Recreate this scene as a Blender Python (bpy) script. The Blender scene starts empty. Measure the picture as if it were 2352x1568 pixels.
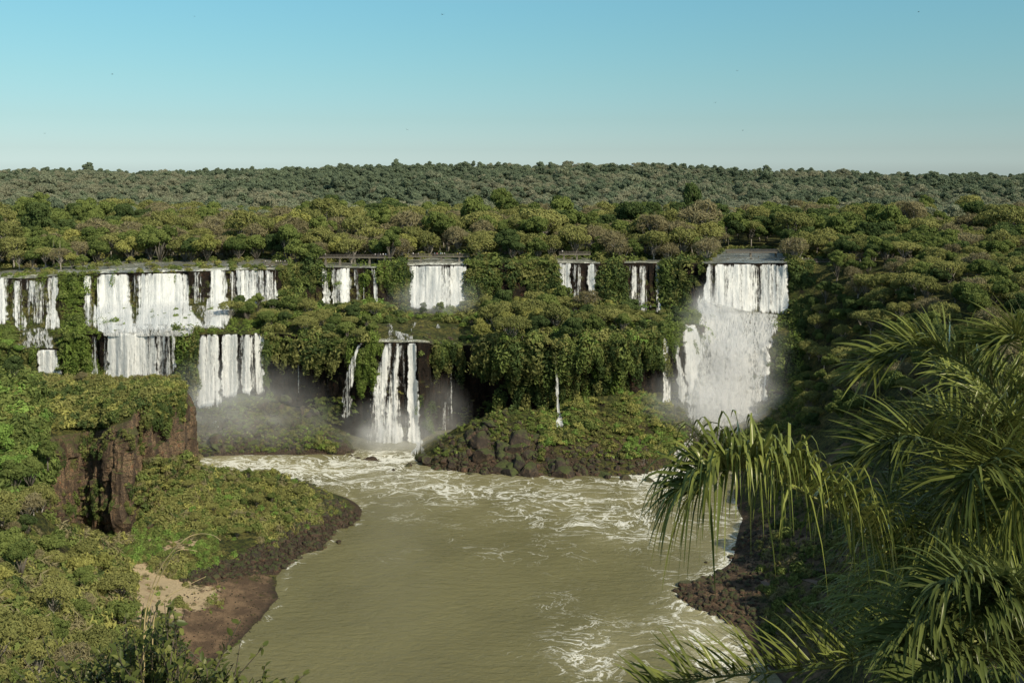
import bpy, bmesh, math, random
import numpy as np
from mathutils import Vector, Matrix, Euler
from mathutils.bvhtree import BVHTree

SC = bpy.context.scene
COL = SC.collection
RNG = np.random.default_rng(11)
random.seed(5)

# ------------------------------------------------------------------ camera frame of reference
F, CX, HY, CAMZ = 2285.0, 1176.0, 395.0, 100.0        # a ray through (x, y) of a 2352 x 1568 picture plane


def at(x, y, D):
    return np.array([(x - CX) / F * D, D, CAMZ - (y - HY) / F * D])


def zat(y, D):
    return CAMZ - (y - HY) / F * D


def proj(P):
    return CX + P[:, 0] / P[:, 1] * F, HY + (CAMZ - P[:, 2]) / P[:, 1] * F


# ------------------------------------------------------------------ noise in numpy
def _h(i, j, k, s):
    n = (i.astype(np.uint32) * np.uint32(374761393) + j.astype(np.uint32) * np.uint32(668265263)
         + k.astype(np.uint32) * np.uint32(2147483647) + np.uint32(s * 1274126177 & 0xffffffff))
    n = (n ^ (n >> np.uint32(13))) * np.uint32(1274126177)
    n = n ^ (n >> np.uint32(16))
    n = n * np.uint32(2246822519)
    n = n ^ (n >> np.uint32(15))
    return (n & np.uint32(0xffffff)).astype(np.float64) / 0xffffff


def vnoise(x, y, z=None, s=0):
    x = np.asarray(x, float)
    y = np.asarray(y, float) + 0 * x
    z = np.zeros_like(x) if z is None else np.asarray(z, float) + 0 * x
    xi, yi, zi = np.floor(x).astype(np.int64), np.floor(y).astype(np.int64), np.floor(z).astype(np.int64)
    xf, yf, zf = x - xi, y - yi, z - zi
    u, v, w = [t * t * (3 - 2 * t) for t in (xf, yf, zf)]
    r = 0
    for a in (0, 1):
        for b in (0, 1):
            for c in (0, 1):
                wt = (u if a else 1 - u) * (v if b else 1 - v) * (w if c else 1 - w)
                r = r + wt * _h(xi + a, yi + b, zi + c, s)
    return r * 2 - 1


def fbm(x, y, z=None, s=0, o=4):
    r, a, f, t = 0, 1.0, 1.0, 0
    for q in range(o):
        r = r + a * vnoise(np.asarray(x) * f, np.asarray(y) * f, None if z is None else np.asarray(z) * f, s + q)
        t += a
        a *= .5
        f *= 2.03
    return r / t


# ------------------------------------------------------------------ mesh helpers
def mesh_np(name, V, Fq, mat=None, smooth=False, attrs=None, mats=None, mat_idx=None):
    """V (n,3); Fq (m,3) or (m,4) index array, or a list of such arrays."""
    Fs = Fq if isinstance(Fq, list) else [Fq]
    Fs = [np.asarray(f, np.int32) for f in Fs if len(f)]
    me = bpy.data.meshes.new(name)
    nl = sum(f.size for f in Fs)
    nf = sum(len(f) for f in Fs)
    me.vertices.add(len(V))
    me.loops.add(nl)
    me.polygons.add(nf)
    me.vertices.foreach_set('co', np.asarray(V, np.float32).ravel())
    me.loops.foreach_set('vertex_index', np.concatenate([f.ravel() for f in Fs]))
    sizes = np.concatenate([np.full(len(f), f.shape[1], np.int32) for f in Fs])
    me.polygons.foreach_set('loop_start', np.concatenate([[0], np.cumsum(sizes)[:-1]]).astype(np.int32))
    me.polygons.foreach_set('use_smooth', np.full(nf, smooth))
    if attrs:
        for k, (dom, arr) in attrs.items():
            arr = np.asarray(arr, np.float32)
            if arr.ndim == 1:
                me.attributes.new(k, 'FLOAT', dom).data.foreach_set('value', arr)
            elif arr.shape[1] == 2:
                me.attributes.new(k, 'FLOAT2', dom).data.foreach_set('vector', arr.ravel())
            else:
                me.attributes.new(k, 'FLOAT_VECTOR', dom).data.foreach_set('vector', arr.ravel())
    for m in (mats or ([mat] if mat else [])):
        me.materials.append(m)
    if mat_idx is not None:
        me.polygons.foreach_set('material_index', np.asarray(mat_idx, np.int32))
    me.update(calc_edges=True)
    me.validate()
    return me


def grid_faces(nu, nv):
    i = np.arange(nu - 1)[:, None] * nv + np.arange(nv - 1)[None, :]
    return np.stack([i, i + nv, i + nv + 1, i + 1], -1).reshape(-1, 4)


def link(name, me, parent=None):
    o = bpy.data.objects.new(name, me)
    COL.objects.link(o)
    if parent is not None:
        o.parent = parent
    return o


def tag(o, label=None, cat=None, group=None, kind=None):
    if label:
        o['label'] = label
    if cat:
        o['category'] = cat
    if group:
        o['group'] = group
    if kind:
        o['kind'] = kind
    return o


def empty(name, loc, rz=0, s=1.0):
    o = bpy.data.objects.new(name, None)
    COL.objects.link(o)
    o.location = tuple(loc)
    o.rotation_euler = (0, 0, rz)
    o.scale = (s, s, s) if np.isscalar(s) else s
    o.empty_display_size = .2
    return o


class MB:
    """collects verts and faces of boxes, tubes and rings"""
    def __init__(s):
        s.v, s.f, s.m = [], [], []

    def add(s, V, Fc, m=0):
        b = len(s.v)
        s.v += [tuple(p) for p in V]
        for q in Fc:
            s.f.append(tuple(i + b for i in q))
            s.m.append(m)

    def box(s, c, d, m=0, rz=0.0, taper=1.0):
        x, y, z = [t / 2 for t in d]
        P = []
        for sz in (-1, 1):
            t = taper if sz > 0 else 1
            for sx, sy in ((-1, -1), (1, -1), (1, 1), (-1, 1)):
                px, py = sx * x * t, sy * y * t
                P.append((c[0] + px * math.cos(rz) - py * math.sin(rz), c[1] + px * math.sin(rz) + py * math.cos(rz), c[2] + sz * z))
        s.add(P, [(3, 2, 1, 0), (4, 5, 6, 7), (0, 1, 5, 4), (1, 2, 6, 5), (2, 3, 7, 6), (3, 0, 4, 7)], m)

    def tube(s, path, rad, n=6, m=0, cap=True):
        path = [Vector(p) for p in path]
        rings = []
        for i, p in enumerate(path):
            a = path[max(i - 1, 0)]
            b = path[min(i + 1, len(path) - 1)]
            t = (b - a)
            t = t.normalized() if t.length > 1e-9 else Vector((0, 0, 1))
            u = t.cross(Vector((0.31, 0.92, 0.2)))
            u = u.normalized() if u.length > 1e-6 else Vector((1, 0, 0))
            w = t.cross(u)
            r = rad[i] if hasattr(rad, '__len__') else rad
            rings.append([p + (u * math.cos(k * 2 * math.pi / n) + w * math.sin(k * 2 * math.pi / n)) * r for k in range(n)])
        V = [q for r in rings for q in r]
        Fc = []
        for i in range(len(rings) - 1):
            for k in range(n):
                a, b = i * n + k, i * n + (k + 1) % n
                Fc.append((a, b, b + n, a + n))
        if cap:
            Fc.append(tuple(range(n))[::-1])
            Fc.append(tuple(range((len(rings) - 1) * n, len(rings) * n)))
        s.add(V, Fc, m)

    def mesh(s, name, mats, smooth=False):
        me = bpy.data.meshes.new(name)
        me.from_pydata(s.v, [], s.f)
        for m in (mats if isinstance(mats, (list, tuple)) else [mats]):
            me.materials.append(m)
        me.polygons.foreach_set('material_index', s.m)
        me.polygons.foreach_set('use_smooth', [smooth] * len(s.f))
        me.update()
        return me


# ------------------------------------------------------------------ node helpers
class NT:
    def __init__(s, name):
        s.mat = bpy.data.materials.new(name)
        s.mat.use_nodes = True
        s.t = s.mat.node_tree
        s.t.nodes.clear()
        s.out = s.t.nodes.new('ShaderNodeOutputMaterial')

    def n(s, typ, ins=None, **kw):
        nd = s.t.nodes.new(typ)
        for k, v in kw.items():
            setattr(nd, k, v)
        for k, v in (ins or {}).items():
            sk = nd.inputs[k]
            if isinstance(v, bpy.types.NodeSocket):
                s.t.links.new(v, sk)
            else:
                if hasattr(sk.default_value, '__len__') and not hasattr(v, '__len__'):
                    v = (v,) * len(sk.default_value)
                if hasattr(v, '__len__') and len(v) == 3 and len(sk.default_value) == 4:
                    v = tuple(v) + (1,)
                sk.default_value = v
        return nd

    def math(s, op, a, b=0.0, c=None, clamp=False):
        nd = s.n('ShaderNodeMath', {0: a, 1: b} if c is None else {0: a, 1: b, 2: c}, operation=op, use_clamp=clamp)
        return nd.outputs[0]

    def ss(s, v, lo, hi, a=0.0, b=1.0):
        return s.n('ShaderNodeMapRange', {'Value': v, 'From Min': lo, 'From Max': hi, 'To Min': a, 'To Max': b},
                   interpolation_type='SMOOTHSTEP').outputs[0]

    def mix(s, f, a, b):
        nd = s.n('ShaderNodeMix', data_type='RGBA')
        for k, v in ((0, f), (6, a), (7, b)):
            sk = nd.inputs[k]
            if isinstance(v, bpy.types.NodeSocket):
                s.t.links.new(v, sk)
            elif k == 0:
                sk.default_value = v
            else:
                sk.default_value = tuple(v) + (1,)
        return nd.outputs[2]

    def noise(s, vec, scale, detail=4, rough=.55, dist=0.0, out='Fac', **kw):
        return s.n('ShaderNodeTexNoise', {'Vector': vec, 'Scale': scale, 'Detail': detail, 'Roughness': rough, 'Distortion': dist}, **kw).outputs[out]

    def attr(s, name, out='Fac', typ='GEOMETRY'):
        return s.n('ShaderNodeAttribute', attribute_name=name, attribute_type=typ).outputs[out]

    def vmul(s, vec, m):
        return s.n('ShaderNodeVectorMath', {0: vec, 1: m}, operation='MULTIPLY').outputs[0]

    def surf(s, sh):
        s.t.links.new(sh, s.out.inputs['Surface'])
        return s.mat


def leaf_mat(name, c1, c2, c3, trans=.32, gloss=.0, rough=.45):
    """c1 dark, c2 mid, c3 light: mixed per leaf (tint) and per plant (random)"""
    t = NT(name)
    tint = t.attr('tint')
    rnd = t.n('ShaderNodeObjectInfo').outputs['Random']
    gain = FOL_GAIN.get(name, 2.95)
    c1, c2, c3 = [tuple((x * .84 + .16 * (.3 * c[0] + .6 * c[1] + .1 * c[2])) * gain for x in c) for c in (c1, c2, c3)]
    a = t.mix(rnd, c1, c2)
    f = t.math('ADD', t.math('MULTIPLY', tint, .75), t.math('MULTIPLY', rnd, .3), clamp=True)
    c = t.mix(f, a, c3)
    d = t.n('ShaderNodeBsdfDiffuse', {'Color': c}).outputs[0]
    tr = t.n('ShaderNodeBsdfTranslucent', {'Color': c}).outputs[0]
    sh = t.n('ShaderNodeMixShader', {0: trans, 1: d, 2: tr}).outputs[0]
    if gloss:
        g = t.n('ShaderNodeBsdfGlossy', {'Color': (1, .95, .78), 'Roughness': rough}).outputs[0]
        fr = t.n('ShaderNodeFresnel', {'IOR': 1.45}).outputs[0]
        sh = t.n('ShaderNodeMixShader', {0: t.math('MULTIPLY', fr, gloss), 1: sh, 2: g}).outputs[0]
    return t.surf(sh)


def plain_mat(name, c, c2=None, scale=2.0, rough=.8):
    t = NT(name)
    v = t.n('ShaderNodeTexCoord').outputs['Object']
    f = t.noise(v, scale)
    p = t.n('ShaderNodeBsdfPrincipled', {'Base Color': t.mix(f, c, c2 or c), 'Roughness': rough})
    return t.surf(p.outputs[0])


FOL_GAIN = {}
for q in ('glossy palm leaflets', 'sunlit palm leaflets', 'glossy shrub leaves'):
    FOL_GAIN[q] = 1.45
for q in ('haze tinted green foliage', 'haze tinted olive foliage', 'haze tinted bare crowns'):
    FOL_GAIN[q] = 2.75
for q in ('bare twigs', 'grass blades'):
    FOL_GAIN[q] = 1.7
M = {}
M['leaf_green'] = leaf_mat('green foliage', (.020, .034, .007), (.040, .058, .010), (.085, .100, .018))
M['leaf_olive'] = leaf_mat('olive foliage', (.038, .045, .010), (.060, .062, .014), (.118, .116, .026))
M['leaf_dark'] = leaf_mat('dark foliage', (.012, .022, .007), (.022, .036, .009), (.050, .068, .016))
M['leaf_yellow'] = leaf_mat('yellow green foliage', (.060, .068, .011), (.085, .088, .014), (.165, .155, .030))
M['leaf_bamboo'] = leaf_mat('bamboo foliage', (.048, .058, .010), (.078, .082, .014), (.145, .134, .024))
M['leaf_bright'] = leaf_mat('bright green foliage', (.030, .062, .008), (.050, .090, .010), (.100, .150, .018))
M['twig'] = leaf_mat('bare twigs', (.080, .068, .026), (.118, .100, .040), (.175, .152, .070), trans=.2)
M['twig_pink'] = leaf_mat('pinkish blossom twigs', (.13, .07, .05), (.17, .09, .07), (.24, .14, .11), trans=.1)
M['far_green'] = leaf_mat('haze tinted green foliage', (.036, .050, .031), (.050, .068, .038), (.088, .106, .056))  # far_ foliage: aerial haze is painted into the leaf colours
M['far_olive'] = leaf_mat('haze tinted olive foliage', (.056, .066, .040), (.076, .084, .048), (.118, .126, .072))
M['far_grey'] = leaf_mat('haze tinted bare crowns', (.070, .074, .044), (.090, .090, .052), (.130, .126, .074))
M['grass'] = leaf_mat('grass blades', (.075, .070, .016), (.105, .098, .022), (.190, .165, .045))
M['grass_green'] = leaf_mat('green grass blades', (.045, .075, .010), (.070, .105, .014), (.120, .150, .024))
M['moss'] = leaf_mat('wet moss tufts', (.030, .052, .006), (.050, .078, .008), (.095, .120, .014))
M['bark'] = plain_mat('bark', (.10, .085, .065), (.20, .175, .14), 3)
M['pale_bark'] = plain_mat('pale bark', (.20, .18, .15), (.34, .31, .26), 3)
M['palm_bark'] = plain_mat('palm bark', (.13, .11, .085), (.24, .21, .17), 6)


def rock_mat(name, dark, brown, red, moss, moss_amt, scale=1.0, streak=True):
    t = NT(name)
    g = t.n('ShaderNodeNewGeometry')
    pos = g.outputs['Position'] if streak else t.n('ShaderNodeTexCoord').outputs['Object']
    nz = t.n('ShaderNodeSeparateXYZ', {0: g.outputs['Normal']}).outputs['Z']
    ps = t.vmul(pos, (.5 * scale, .5 * scale, .09 * scale if streak else .5 * scale))
    a = t.noise(ps, 1.0, 6, .65)
    b = t.noise(pos, .9 * scale, 5, .6)
    c = t.mix(t.ss(a, .35, .65), dark, brown)
    c = t.mix(t.math('MULTIPLY', t.ss(b, .55, .72), t.ss(a, .45, .6)), c, red)
    fine = t.noise(pos, 3.5 * scale, 5, .7)
    c = t.mix(t.ss(fine, .58, .40), c, tuple(x * .8 for x in dark))
    mn = t.noise(pos, .22 * scale, 5, .7)
    mf = t.math('MULTIPLY', t.ss(t.math('ADD', nz, t.math('MULTIPLY', t.math('SUBTRACT', mn, .5), 2.2)), .55 - moss_amt * .55, .95 - moss_amt * .6), 1.0)
    mc = t.mix(t.noise(pos, 1.3 * scale, 4, .7), tuple(x * .45 for x in moss), tuple(x * 1.5 for x in moss))
    c = t.mix(mf, c, mc)
    bmp = t.n('ShaderNodeBump', {'Height': t.math('ADD', fine, t.math('MULTIPLY', a, 1.2)), 'Strength': .9, 'Distance': .5 / scale})
    p = t.n('ShaderNodeBsdfPrincipled', {'Base Color': c, 'Roughness': .85, 'Normal': bmp.outputs[0]})
    return t.surf(p.outputs[0])


M['cliff'] = rock_mat('basalt cliff', (.016, .011, .007), (.040, .026, .015), (.085, .038, .017), (.045, .052, .010), .30)
M['cliff_red'] = rock_mat('weathered red basalt', (.045, .028, .016), (.250, .165, .090), (.36, .135, .048), (.060, .064, .014), .22)
M['boulder'] = rock_mat('dark basalt boulder', (.026, .018, .011), (.085, .057, .034), (.15, .088, .048), (.045, .055, .010), .10, 1.6, False)
M['boulder_moss'] = rock_mat('mossy basalt boulder', (.020, .015, .011), (.050, .036, .024), (.08, .048, .03), (.050, .062, .012), .45, 1.6, False)
M['boulder_red'] = rock_mat('reddish basalt boulder', (.045, .027, .017), (.15, .088, .050), (.21, .11, .058), (.06, .06, .02), .02, 1.6, False)


# ================================================================== TERRAIN
BVH = []


def add_bvh(V, Fq):
    BVH.append(BVHTree.FromPolygons([tuple(p) for p in V], [tuple(int(i) for i in f) for f in Fq]))
    return BVH[-1]


def hit(x, y, trees=None):
    d = Vector(((x - CX) / F, 1.0, -(y - HY) / F))
    best = None
    for b in (trees or BVH):
        p, n, i, t = b.ray_cast(Vector((0, 0, CAMZ)), d.normalized(), 4000)
        if p is not None and (best is None or t < best[2]):
            best = (p, n, t)
    return best


def drop(X, Y, trees=None):
    best = None
    for b in (trees or BVH):
        p, n, i, t = b.ray_cast(Vector((X, Y, 400)), Vector((0, 0, -1)), 1000)
        if p is not None and (best is None or p.z > best[0].z):
            best = (p, n)
    return best


def normals_grid(P):
    du = np.gradient(P, axis=0)
    dv = np.gradient(P, axis=1)
    n = np.cross(dv, du)
    n /= np.linalg.norm(n, axis=2, keepdims=True) + 1e-9
    return n


def blocks(s, z, seed, w=3.2, h=7.0):
    """stepped pillars: every cell of the wall stands out by its own amount"""
    ws = s + 1.3 * vnoise(s * .2, z * .12, None, seed + 3)
    i = np.floor(ws / w)
    zz = z + 6 * _h(i.astype(np.int64), np.zeros_like(i, dtype=np.int64), np.zeros_like(i, dtype=np.int64), seed)
    j = np.floor(zz / h + .25 * vnoise(s * .3, z * .3, None, seed + 7))
    k = np.zeros_like(i, dtype=np.int64)
    return _h(i.astype(np.int64), j.astype(np.int64), k, seed + 1) * .6 + _h(i.astype(np.int64), k, k, seed + 2) * .9


# ---- sheet A: the far gorge wall, its mounds, the shelf, the upper wall, the plateau and the far hill
XA = np.concatenate([np.arange(-260, 1960, 2.2), np.arange(1960, 2720, 8.0)])


def row(pts):
    a = np.array(pts, float)
    return np.interp(XA, a[:, 0], a[:, 1]), np.interp(XA, a[:, 0], a[:, 2])


shore = [(-260, 1050), (400, 1050), (470, 1046), (800, 1043), (830, 1056), (945, 1062), (960, 1064), (1000, 1076), (1100, 1087), (1250, 1091), (1400, 1092), (1480, 1088), (1530, 1072), (1590, 1050), (1680, 1020), (2720, 1020)]
r_shore = row([(x, y, 228500 / (y - HY)) for x, y in shore])
r_mound = row([(-260, 960, 365), (400, 950, 364), (440, 940, 366), (500, 928, 370), (555, 908, 373), (600, 915, 373), (650, 912, 374), (720, 930, 373), (780, 985, 366), (822, 1036, 358), (840, 1048, 354),
               (940, 1050, 352), (962, 1046, 346), (1000, 1020, 346), (1060, 985, 350), (1110, 962, 352), (1150, 942, 356), (1200, 940, 356), (1255, 945, 357), (1290, 965, 356), (1330, 920, 361), (1420, 908, 364),
               (1500, 915, 366), (1550, 935, 364), (1590, 965, 360), (1650, 985, 360), (1720, 975, 362), (1830, 930, 372), (2720, 930, 372)])
r_base = row([(-260, 965, 388), (400, 955, 388), (450, 950, 386), (600, 930, 390), (700, 945, 388), (780, 985, 384), (850, 1018, 370), (965, 1022, 370), (1000, 1000, 384), (1060, 985, 388), (1110, 968, 386),
              (1150, 942, 376), (1260, 945, 373), (1300, 925, 371), (1420, 908, 372), (1500, 912, 378), (1530, 930, 386), (1600, 948, 378), (1650, 955, 374), (1740, 945, 378), (1830, 905, 382), (2720, 905, 382)])
r_rim = row([(-260, 800, 394), (0, 795, 394), (30, 802, 392), (140, 800, 391), (150, 770, 392), (200, 765, 389), (240, 766, 386), (300, 764, 385), (400, 760, 384), (450, 768, 384), (600, 768, 385), (640, 765, 389),
             (700, 775, 386), (760, 790, 384), (800, 787, 379), (830, 785, 376), (960, 785, 375), (1000, 786, 381), (1060, 792, 385), (1110, 792, 380), (1160, 785, 370), (1300, 792, 366), (1420, 782, 366),
             (1500, 772, 373), (1560, 752, 384), (1600, 760, 396), (1640, 800, 402), (1740, 800, 402), (1790, 780, 404), (1830, 780, 402), (2720, 780, 402)])
r_back = row([(-260, 750, 408), (0, 748, 408), (140, 750, 408), (200, 720, 412), (240, 705, 415), (400, 700, 416), (520, 695, 417), (640, 705, 420), (700, 700, 434), (940, 706, 440), (1075, 706, 440), (1280, 706, 445),
              (1440, 722, 446), (1560, 722, 440), (1600, 716, 434), (1810, 720, 433), (1900, 720, 433), (2720, 720, 433)])
r_top = row([(-260, 640, 424), (60, 640, 424), (130, 634, 424), (200, 632, 424), (240, 628, 424), (440, 623, 424), (640, 619, 425), (680, 616, 440), (735, 614, 444), (870, 616, 444), (940, 609, 446), (1075, 608, 446),
             (1280, 604, 450), (1372, 605, 450), (1438, 604, 452), (1518, 604, 452), (1600, 606, 446), (1625, 605, 442), (1810, 604, 440), (1850, 608, 440), (2720, 640, 440)])
r_top = (r_top[0] + 1.2 * fbm(XA * .03, XA * 0, None, 15, 3), r_top[1] + 3.2 * fbm(XA * .022, XA * 0, None, 16, 4))
r_rim = (r_rim[0] + 2.0 * fbm(XA * .03, XA * 0, None, 17, 3), r_rim[1] + 3.0 * fbm(XA * .025, XA * 0, None, 18, 4))
ztop = zat(r_top[0], r_top[1])


def P_row(r):
    return np.stack([(XA - CX) / F * r[1], r[1], zat(r[0], r[1])], 1)


def P_z(D, z):
    D = np.zeros_like(XA) + D
    return np.stack([(XA - CX) / F * D, D, np.zeros_like(XA) + z], 1)


crest = np.interp(XA, [-260, 0, 300, 600, 900, 1176, 1500, 1800, 2100, 2352, 2720], [410, 408, 414, 408, 400, 400, 400, 411, 419, 420, 424])
crest = crest + 3.5 * fbm(XA * .008, XA * 0, None, 19, 4)
crest_z = zat(crest, 1750.)
rowsA = [P_z(r_shore[1] - 14, -3), P_row(r_shore), P_row(r_mound), P_row(r_base), P_row(r_rim), P_row(r_back), P_row(r_top),
         P_z(500, np.clip(ztop + .1, 56, 60)), P_z(620, 58.5), P_z(760, 56), P_z(880, 50), P_z(1050, 54), P_z(1750, crest_z), P_z(2400, crest_z - 25), P_z(6000, 30)]
subsA = [5, 26, 12, 62, 30, 34, 14, 8, 6, 4, 6, 30, 8, 6]
cols = []
for r in range(len(rowsA) - 1):
    k = subsA[r]
    for q in range(k):
        t = q / k
        cols.append((rowsA[r] * (1 - t) + rowsA[r + 1] * t, r, t))
cols.append((rowsA[-1], len(rowsA) - 2, 1.0))
PA = np.stack([c[0] for c in cols], 1)
seg = np.array([c[1] for c in cols])
tt = np.array([c[2] for c in cols])
# soften the mound profile into a bulge
NA = normals_grid(PA)
s_arc = np.cumsum(np.linalg.norm(np.diff(PA[:, 100, :], axis=0, prepend=PA[:1, 100, :]), axis=1))[:, None] + 0 * PA[:, :, 0]
X_, Y_, Z_ = PA[:, :, 0], PA[:, :, 1], PA[:, :, 2]
wall = ((seg == 3) | (seg == 5)).astype(float)
edge = np.where(seg == 3, np.minimum(1, np.minimum(tt, 1 - tt) * 6), np.where(seg == 5, np.minimum(1, np.minimum(tt, 1 - tt) * 5), 0))
disp = wall * edge * (blocks(s_arc, Z_, 4) * 1.5 + 1.3 * fbm(s_arc * .06, Z_ * .05, None, 9) + .7 * fbm(s_arc * .35, Z_ * .2, None, 12))
mw = np.where(seg == 1, np.minimum(1, np.minimum(tt * 6, 1)), np.where(seg == 2, 1, 0.0))
disp = disp + mw * (4.4 * fbm(X_ * .06, Y_ * .06, Z_ * .05, 21, 5) + 1.0 * np.abs(fbm(X_ * .22, Y_ * .22, Z_ * .2, 23)))
shw = np.where(seg == 4, np.minimum(1, np.minimum(tt, 1 - tt) * 5), 0.0)
disp = disp + shw * (1.6 * fbm(X_ * .06, Y_ * .06, None, 31) + .5 * fbm(X_ * .3, Y_ * .3, None, 33))
hillw = np.where(seg >= 10, 1.0, 0.0)
PA = PA + NA * (disp * np.where(wall > 0, 1, 1))[:, :, None]
PA[:, :, 2] += hillw * (6.0 * fbm(X_ * .004, Y_ * .004, None, 41, 3) * np.where(seg == 10, tt, 1))
VA = PA.reshape(-1, 3)
FA = grid_faces(len(XA), len(cols))[:, ::-1]

# ground material of the far gorge: rock on the walls, grass and moss on what faces up


def ground_mat(name):
    t = NT(name)
    g = t.n('ShaderNodeNewGeometry')
    pos = g.outputs['Position']
    nz = t.n('ShaderNodeSeparateXYZ', {0: g.outputs['Normal']}).outputs['Z']
    n1 = t.noise(pos, .12, 5, .65)
    n2 = t.noise(pos, 1.4, 5, .7)
    green = t.mix(t.ss(n1, .35, .65), (.055, .070, .014), (.150, .130, .036))
    n3 = t.noise(pos, .55, 6, .75)
    green = t.mix(t.ss(n3, .56, .40), green, (.030, .036, .010))
    green = t.mix(t.ss(n2, .52, .38), green, (.018, .022, .007))
    ps = t.vmul(pos, (.45, .45, .07))
    a = t.noise(ps, 1.0, 6, .65)
    b = t.noise(pos, .5, 5, .6)
    rock = t.mix(t.ss(a, .38, .64), (.012, .008, .005), (.036, .023, .013))
    rock = t.mix(t.math('MULTIPLY', t.ss(b, .52, .72), t.ss(a, .42, .58)), rock, (.085, .036, .015))
    fine = t.noise(pos, 2.6, 5, .7)
    rock = t.mix(t.ss(fine, .60, .42), rock, (.005, .004, .003))
    mo = t.math('ADD', nz, t.math('MULTIPLY', t.math('SUBTRACT', t.noise(pos, .18, 5, .7), .5), 1.9))
    c = t.mix(t.ss(mo, .35, .75), rock, green)
    soil = t.n('ShaderNodeSeparateXYZ', {0: t.attr('soil', 'Vector')})
    sandc = t.mix(n2, (.40, .30, .17), (.56, .44, .27))
    gravel = t.mix(t.noise(pos, 2.2, 6, .75), (.14, .088, .048), (.32, .215, .125))
    rk = t.mix(t.ss(fine, .4, .6), (.018, .013, .009), (.095, .064, .040))
    edge = t.math('MULTIPLY', t.math('SUBTRACT', t.noise(pos, .28, 6, .78), .5), 2.4)
    big = t.noise(pos, .16, 4, .7)
    gravel = t.mix(t.ss(big, .35, .6), gravel, (.10, .066, .040))
    wet = t.ss(t.n('ShaderNodeSeparateXYZ', {0: pos}).outputs['Z'], -.1, .55)
    gravel = t.mix(wet, (.045, .032, .022), gravel)
    sandc = t.mix(t.ss(big, .5, .68), sandc, (.33, .225, .13))
    for ch, cc in (('Z', rk), ('Y', gravel), ('X', sandc)):
        f = t.ss(t.math('ADD', soil.outputs[ch], edge), .35, .65)
        f = t.math('MULTIPLY', f, t.ss(soil.outputs[ch], .02, .2))
        c = t.mix(f, c, cc)
    bmp = t.n('ShaderNodeBump', {'Height': t.math('ADD', fine, t.math('MULTIPLY', n2, .8)), 'Strength': .8, 'Distance': .6})
    p = t.n('ShaderNodeBsdfPrincipled', {'Base Color': c, 'Roughness': .9, 'Normal': bmp.outputs[0], 'Specular IOR Level': .2})
    return t.surf(p.outputs[0])


FALLS = []
M['ground'] = ground_mat('gorge ground')
moundrock = np.zeros((len(XA), len(cols), 3))
moundrock[:, :, 2] = np.where(seg == 1, np.clip(1.25 - tt * 1.25, 0, 1), 0)[None, :] * (.75 + .5 * fbm(X_ * .05, Y_ * .05, None, 51))
moundrock[:, :, 2] *= np.interp(XA, [940, 1260, 1380, 1640, 1660], [1.25, 1.15, .62, .55, 1])[:, None]
oA = link('cliff', mesh_np('cliff', VA, FA, M['ground'], False, {'soil': ('POINT', moundrock.reshape(-1, 3))}))
tag(oA, kind='structure')
bA = add_bvh(VA, FA)

# ---- sheet N: the near banks as one height field through surveyed points
ctl = [
    # left peninsula: near shore, tip, far shore (z = 0)
    (820, 1193, 0), (770, 1217, 0), (742, 1258, 0), (690, 1272, 0), (650, 1302, 0), (632, 1340, 0), (640, 1376, 0), (600, 1422, 0), (545, 1480, 0), (470, 1540, 0), (400, 1600, 0), (330, 1680, 0),
    # crest and far side
    (440, 1062, 288), (500, 1086, 292), (560, 1092, 296), (620, 1082, 298), (690, 1112, 296), (750, 1150, 289), (785, 1172, 287),
    # inland
    (350, 1110, 272), (420, 1130, 274), (480, 1150, 277), (560, 1160, 282), (640, 1160, 286), (700, 1185, 281), (350, 1190, 264), (450, 1210, 265), (560, 1225, 267), (650, 1220, 271),
    (320, 1250, 250), (430, 1265, 251), (540, 1270, 254), (300, 1330, 234), (420, 1330, 238), (520, 1330, 241), (420, 1400, 222), (520, 1400, 225), (580, 1370, 233), (470, 1460, 212), (400, 1480, 206), (380, 1540, 197),
    (180, 1200, 262), (120, 1210, 252), (60, 1210, 236), (250, 1210, 260),
    # left foreground slope
    (0, 1560, 112), (100, 1568, 130), (200, 1568, 150), (300, 1540, 176), (0, 1400, 150), (120, 1420, 168), (230, 1410, 198), (0, 1250, 190), (120, 1290, 208), (220, 1310, 226), (0, 1130, 220), (-120, 1100, 215), (-120, 1300, 165), (-120, 1500, 110),
    (60, 1130, 232),
]
cw = []
for x, y, D in ctl:
    if D == 0:
        D = 228500 / (y - HY)
    cw.append(at(x, y, D))
for x, y in ((560, 1568), (700, 1500), (760, 1380), (860, 1290), (920, 1230), (900, 1150), (760, 1110), (650, 1068), (520, 1068)):      # river bed
    D = 228500 / (y - HY)
    p = at(x, y, D)
    p[2] = -4
    cw.append(p)
for X, Y, z in ((-100, 330, -4), (-60, 335, -4), (-20, 330, -5), (0, 280, -8), (0, 230, -8), (10, 190, -8), (20, 320, -6), (50, 300, -5), (-10, 150, -6), (0, 120, 0), (60, 330, -4), (-140, 330, 2), (-150, 280, 30), (-200, 330, 20), (-200, 200, 50), (-200, 100, 75),
                (30, 350, -3), (0, 360, -6), (-60, 360, -6), (-120, 380, -6), (0, 420, -10), (-120, 460, -10), (60, 440, -10), (100, 460, 20),
                # hillside under the viewpoint, always below the lower edge of the picture
                (0, 5, 96.0), (0, 25, 84), (0, 60, 60), (-40, 60, 62), (-60, 30, 84), (40, 60, 60), (50, 30, 84), (-20, -20, 98.2), (20, -20, 98.2), (0, 0, 98.2), (-120, 20, 90), (120, 20, 92), (0, 95, 25), (-40, 100, 32), (-70, -20, 96), (70, -20, 96)):
    cw.append(np.array([X, Y, z], float))
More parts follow.
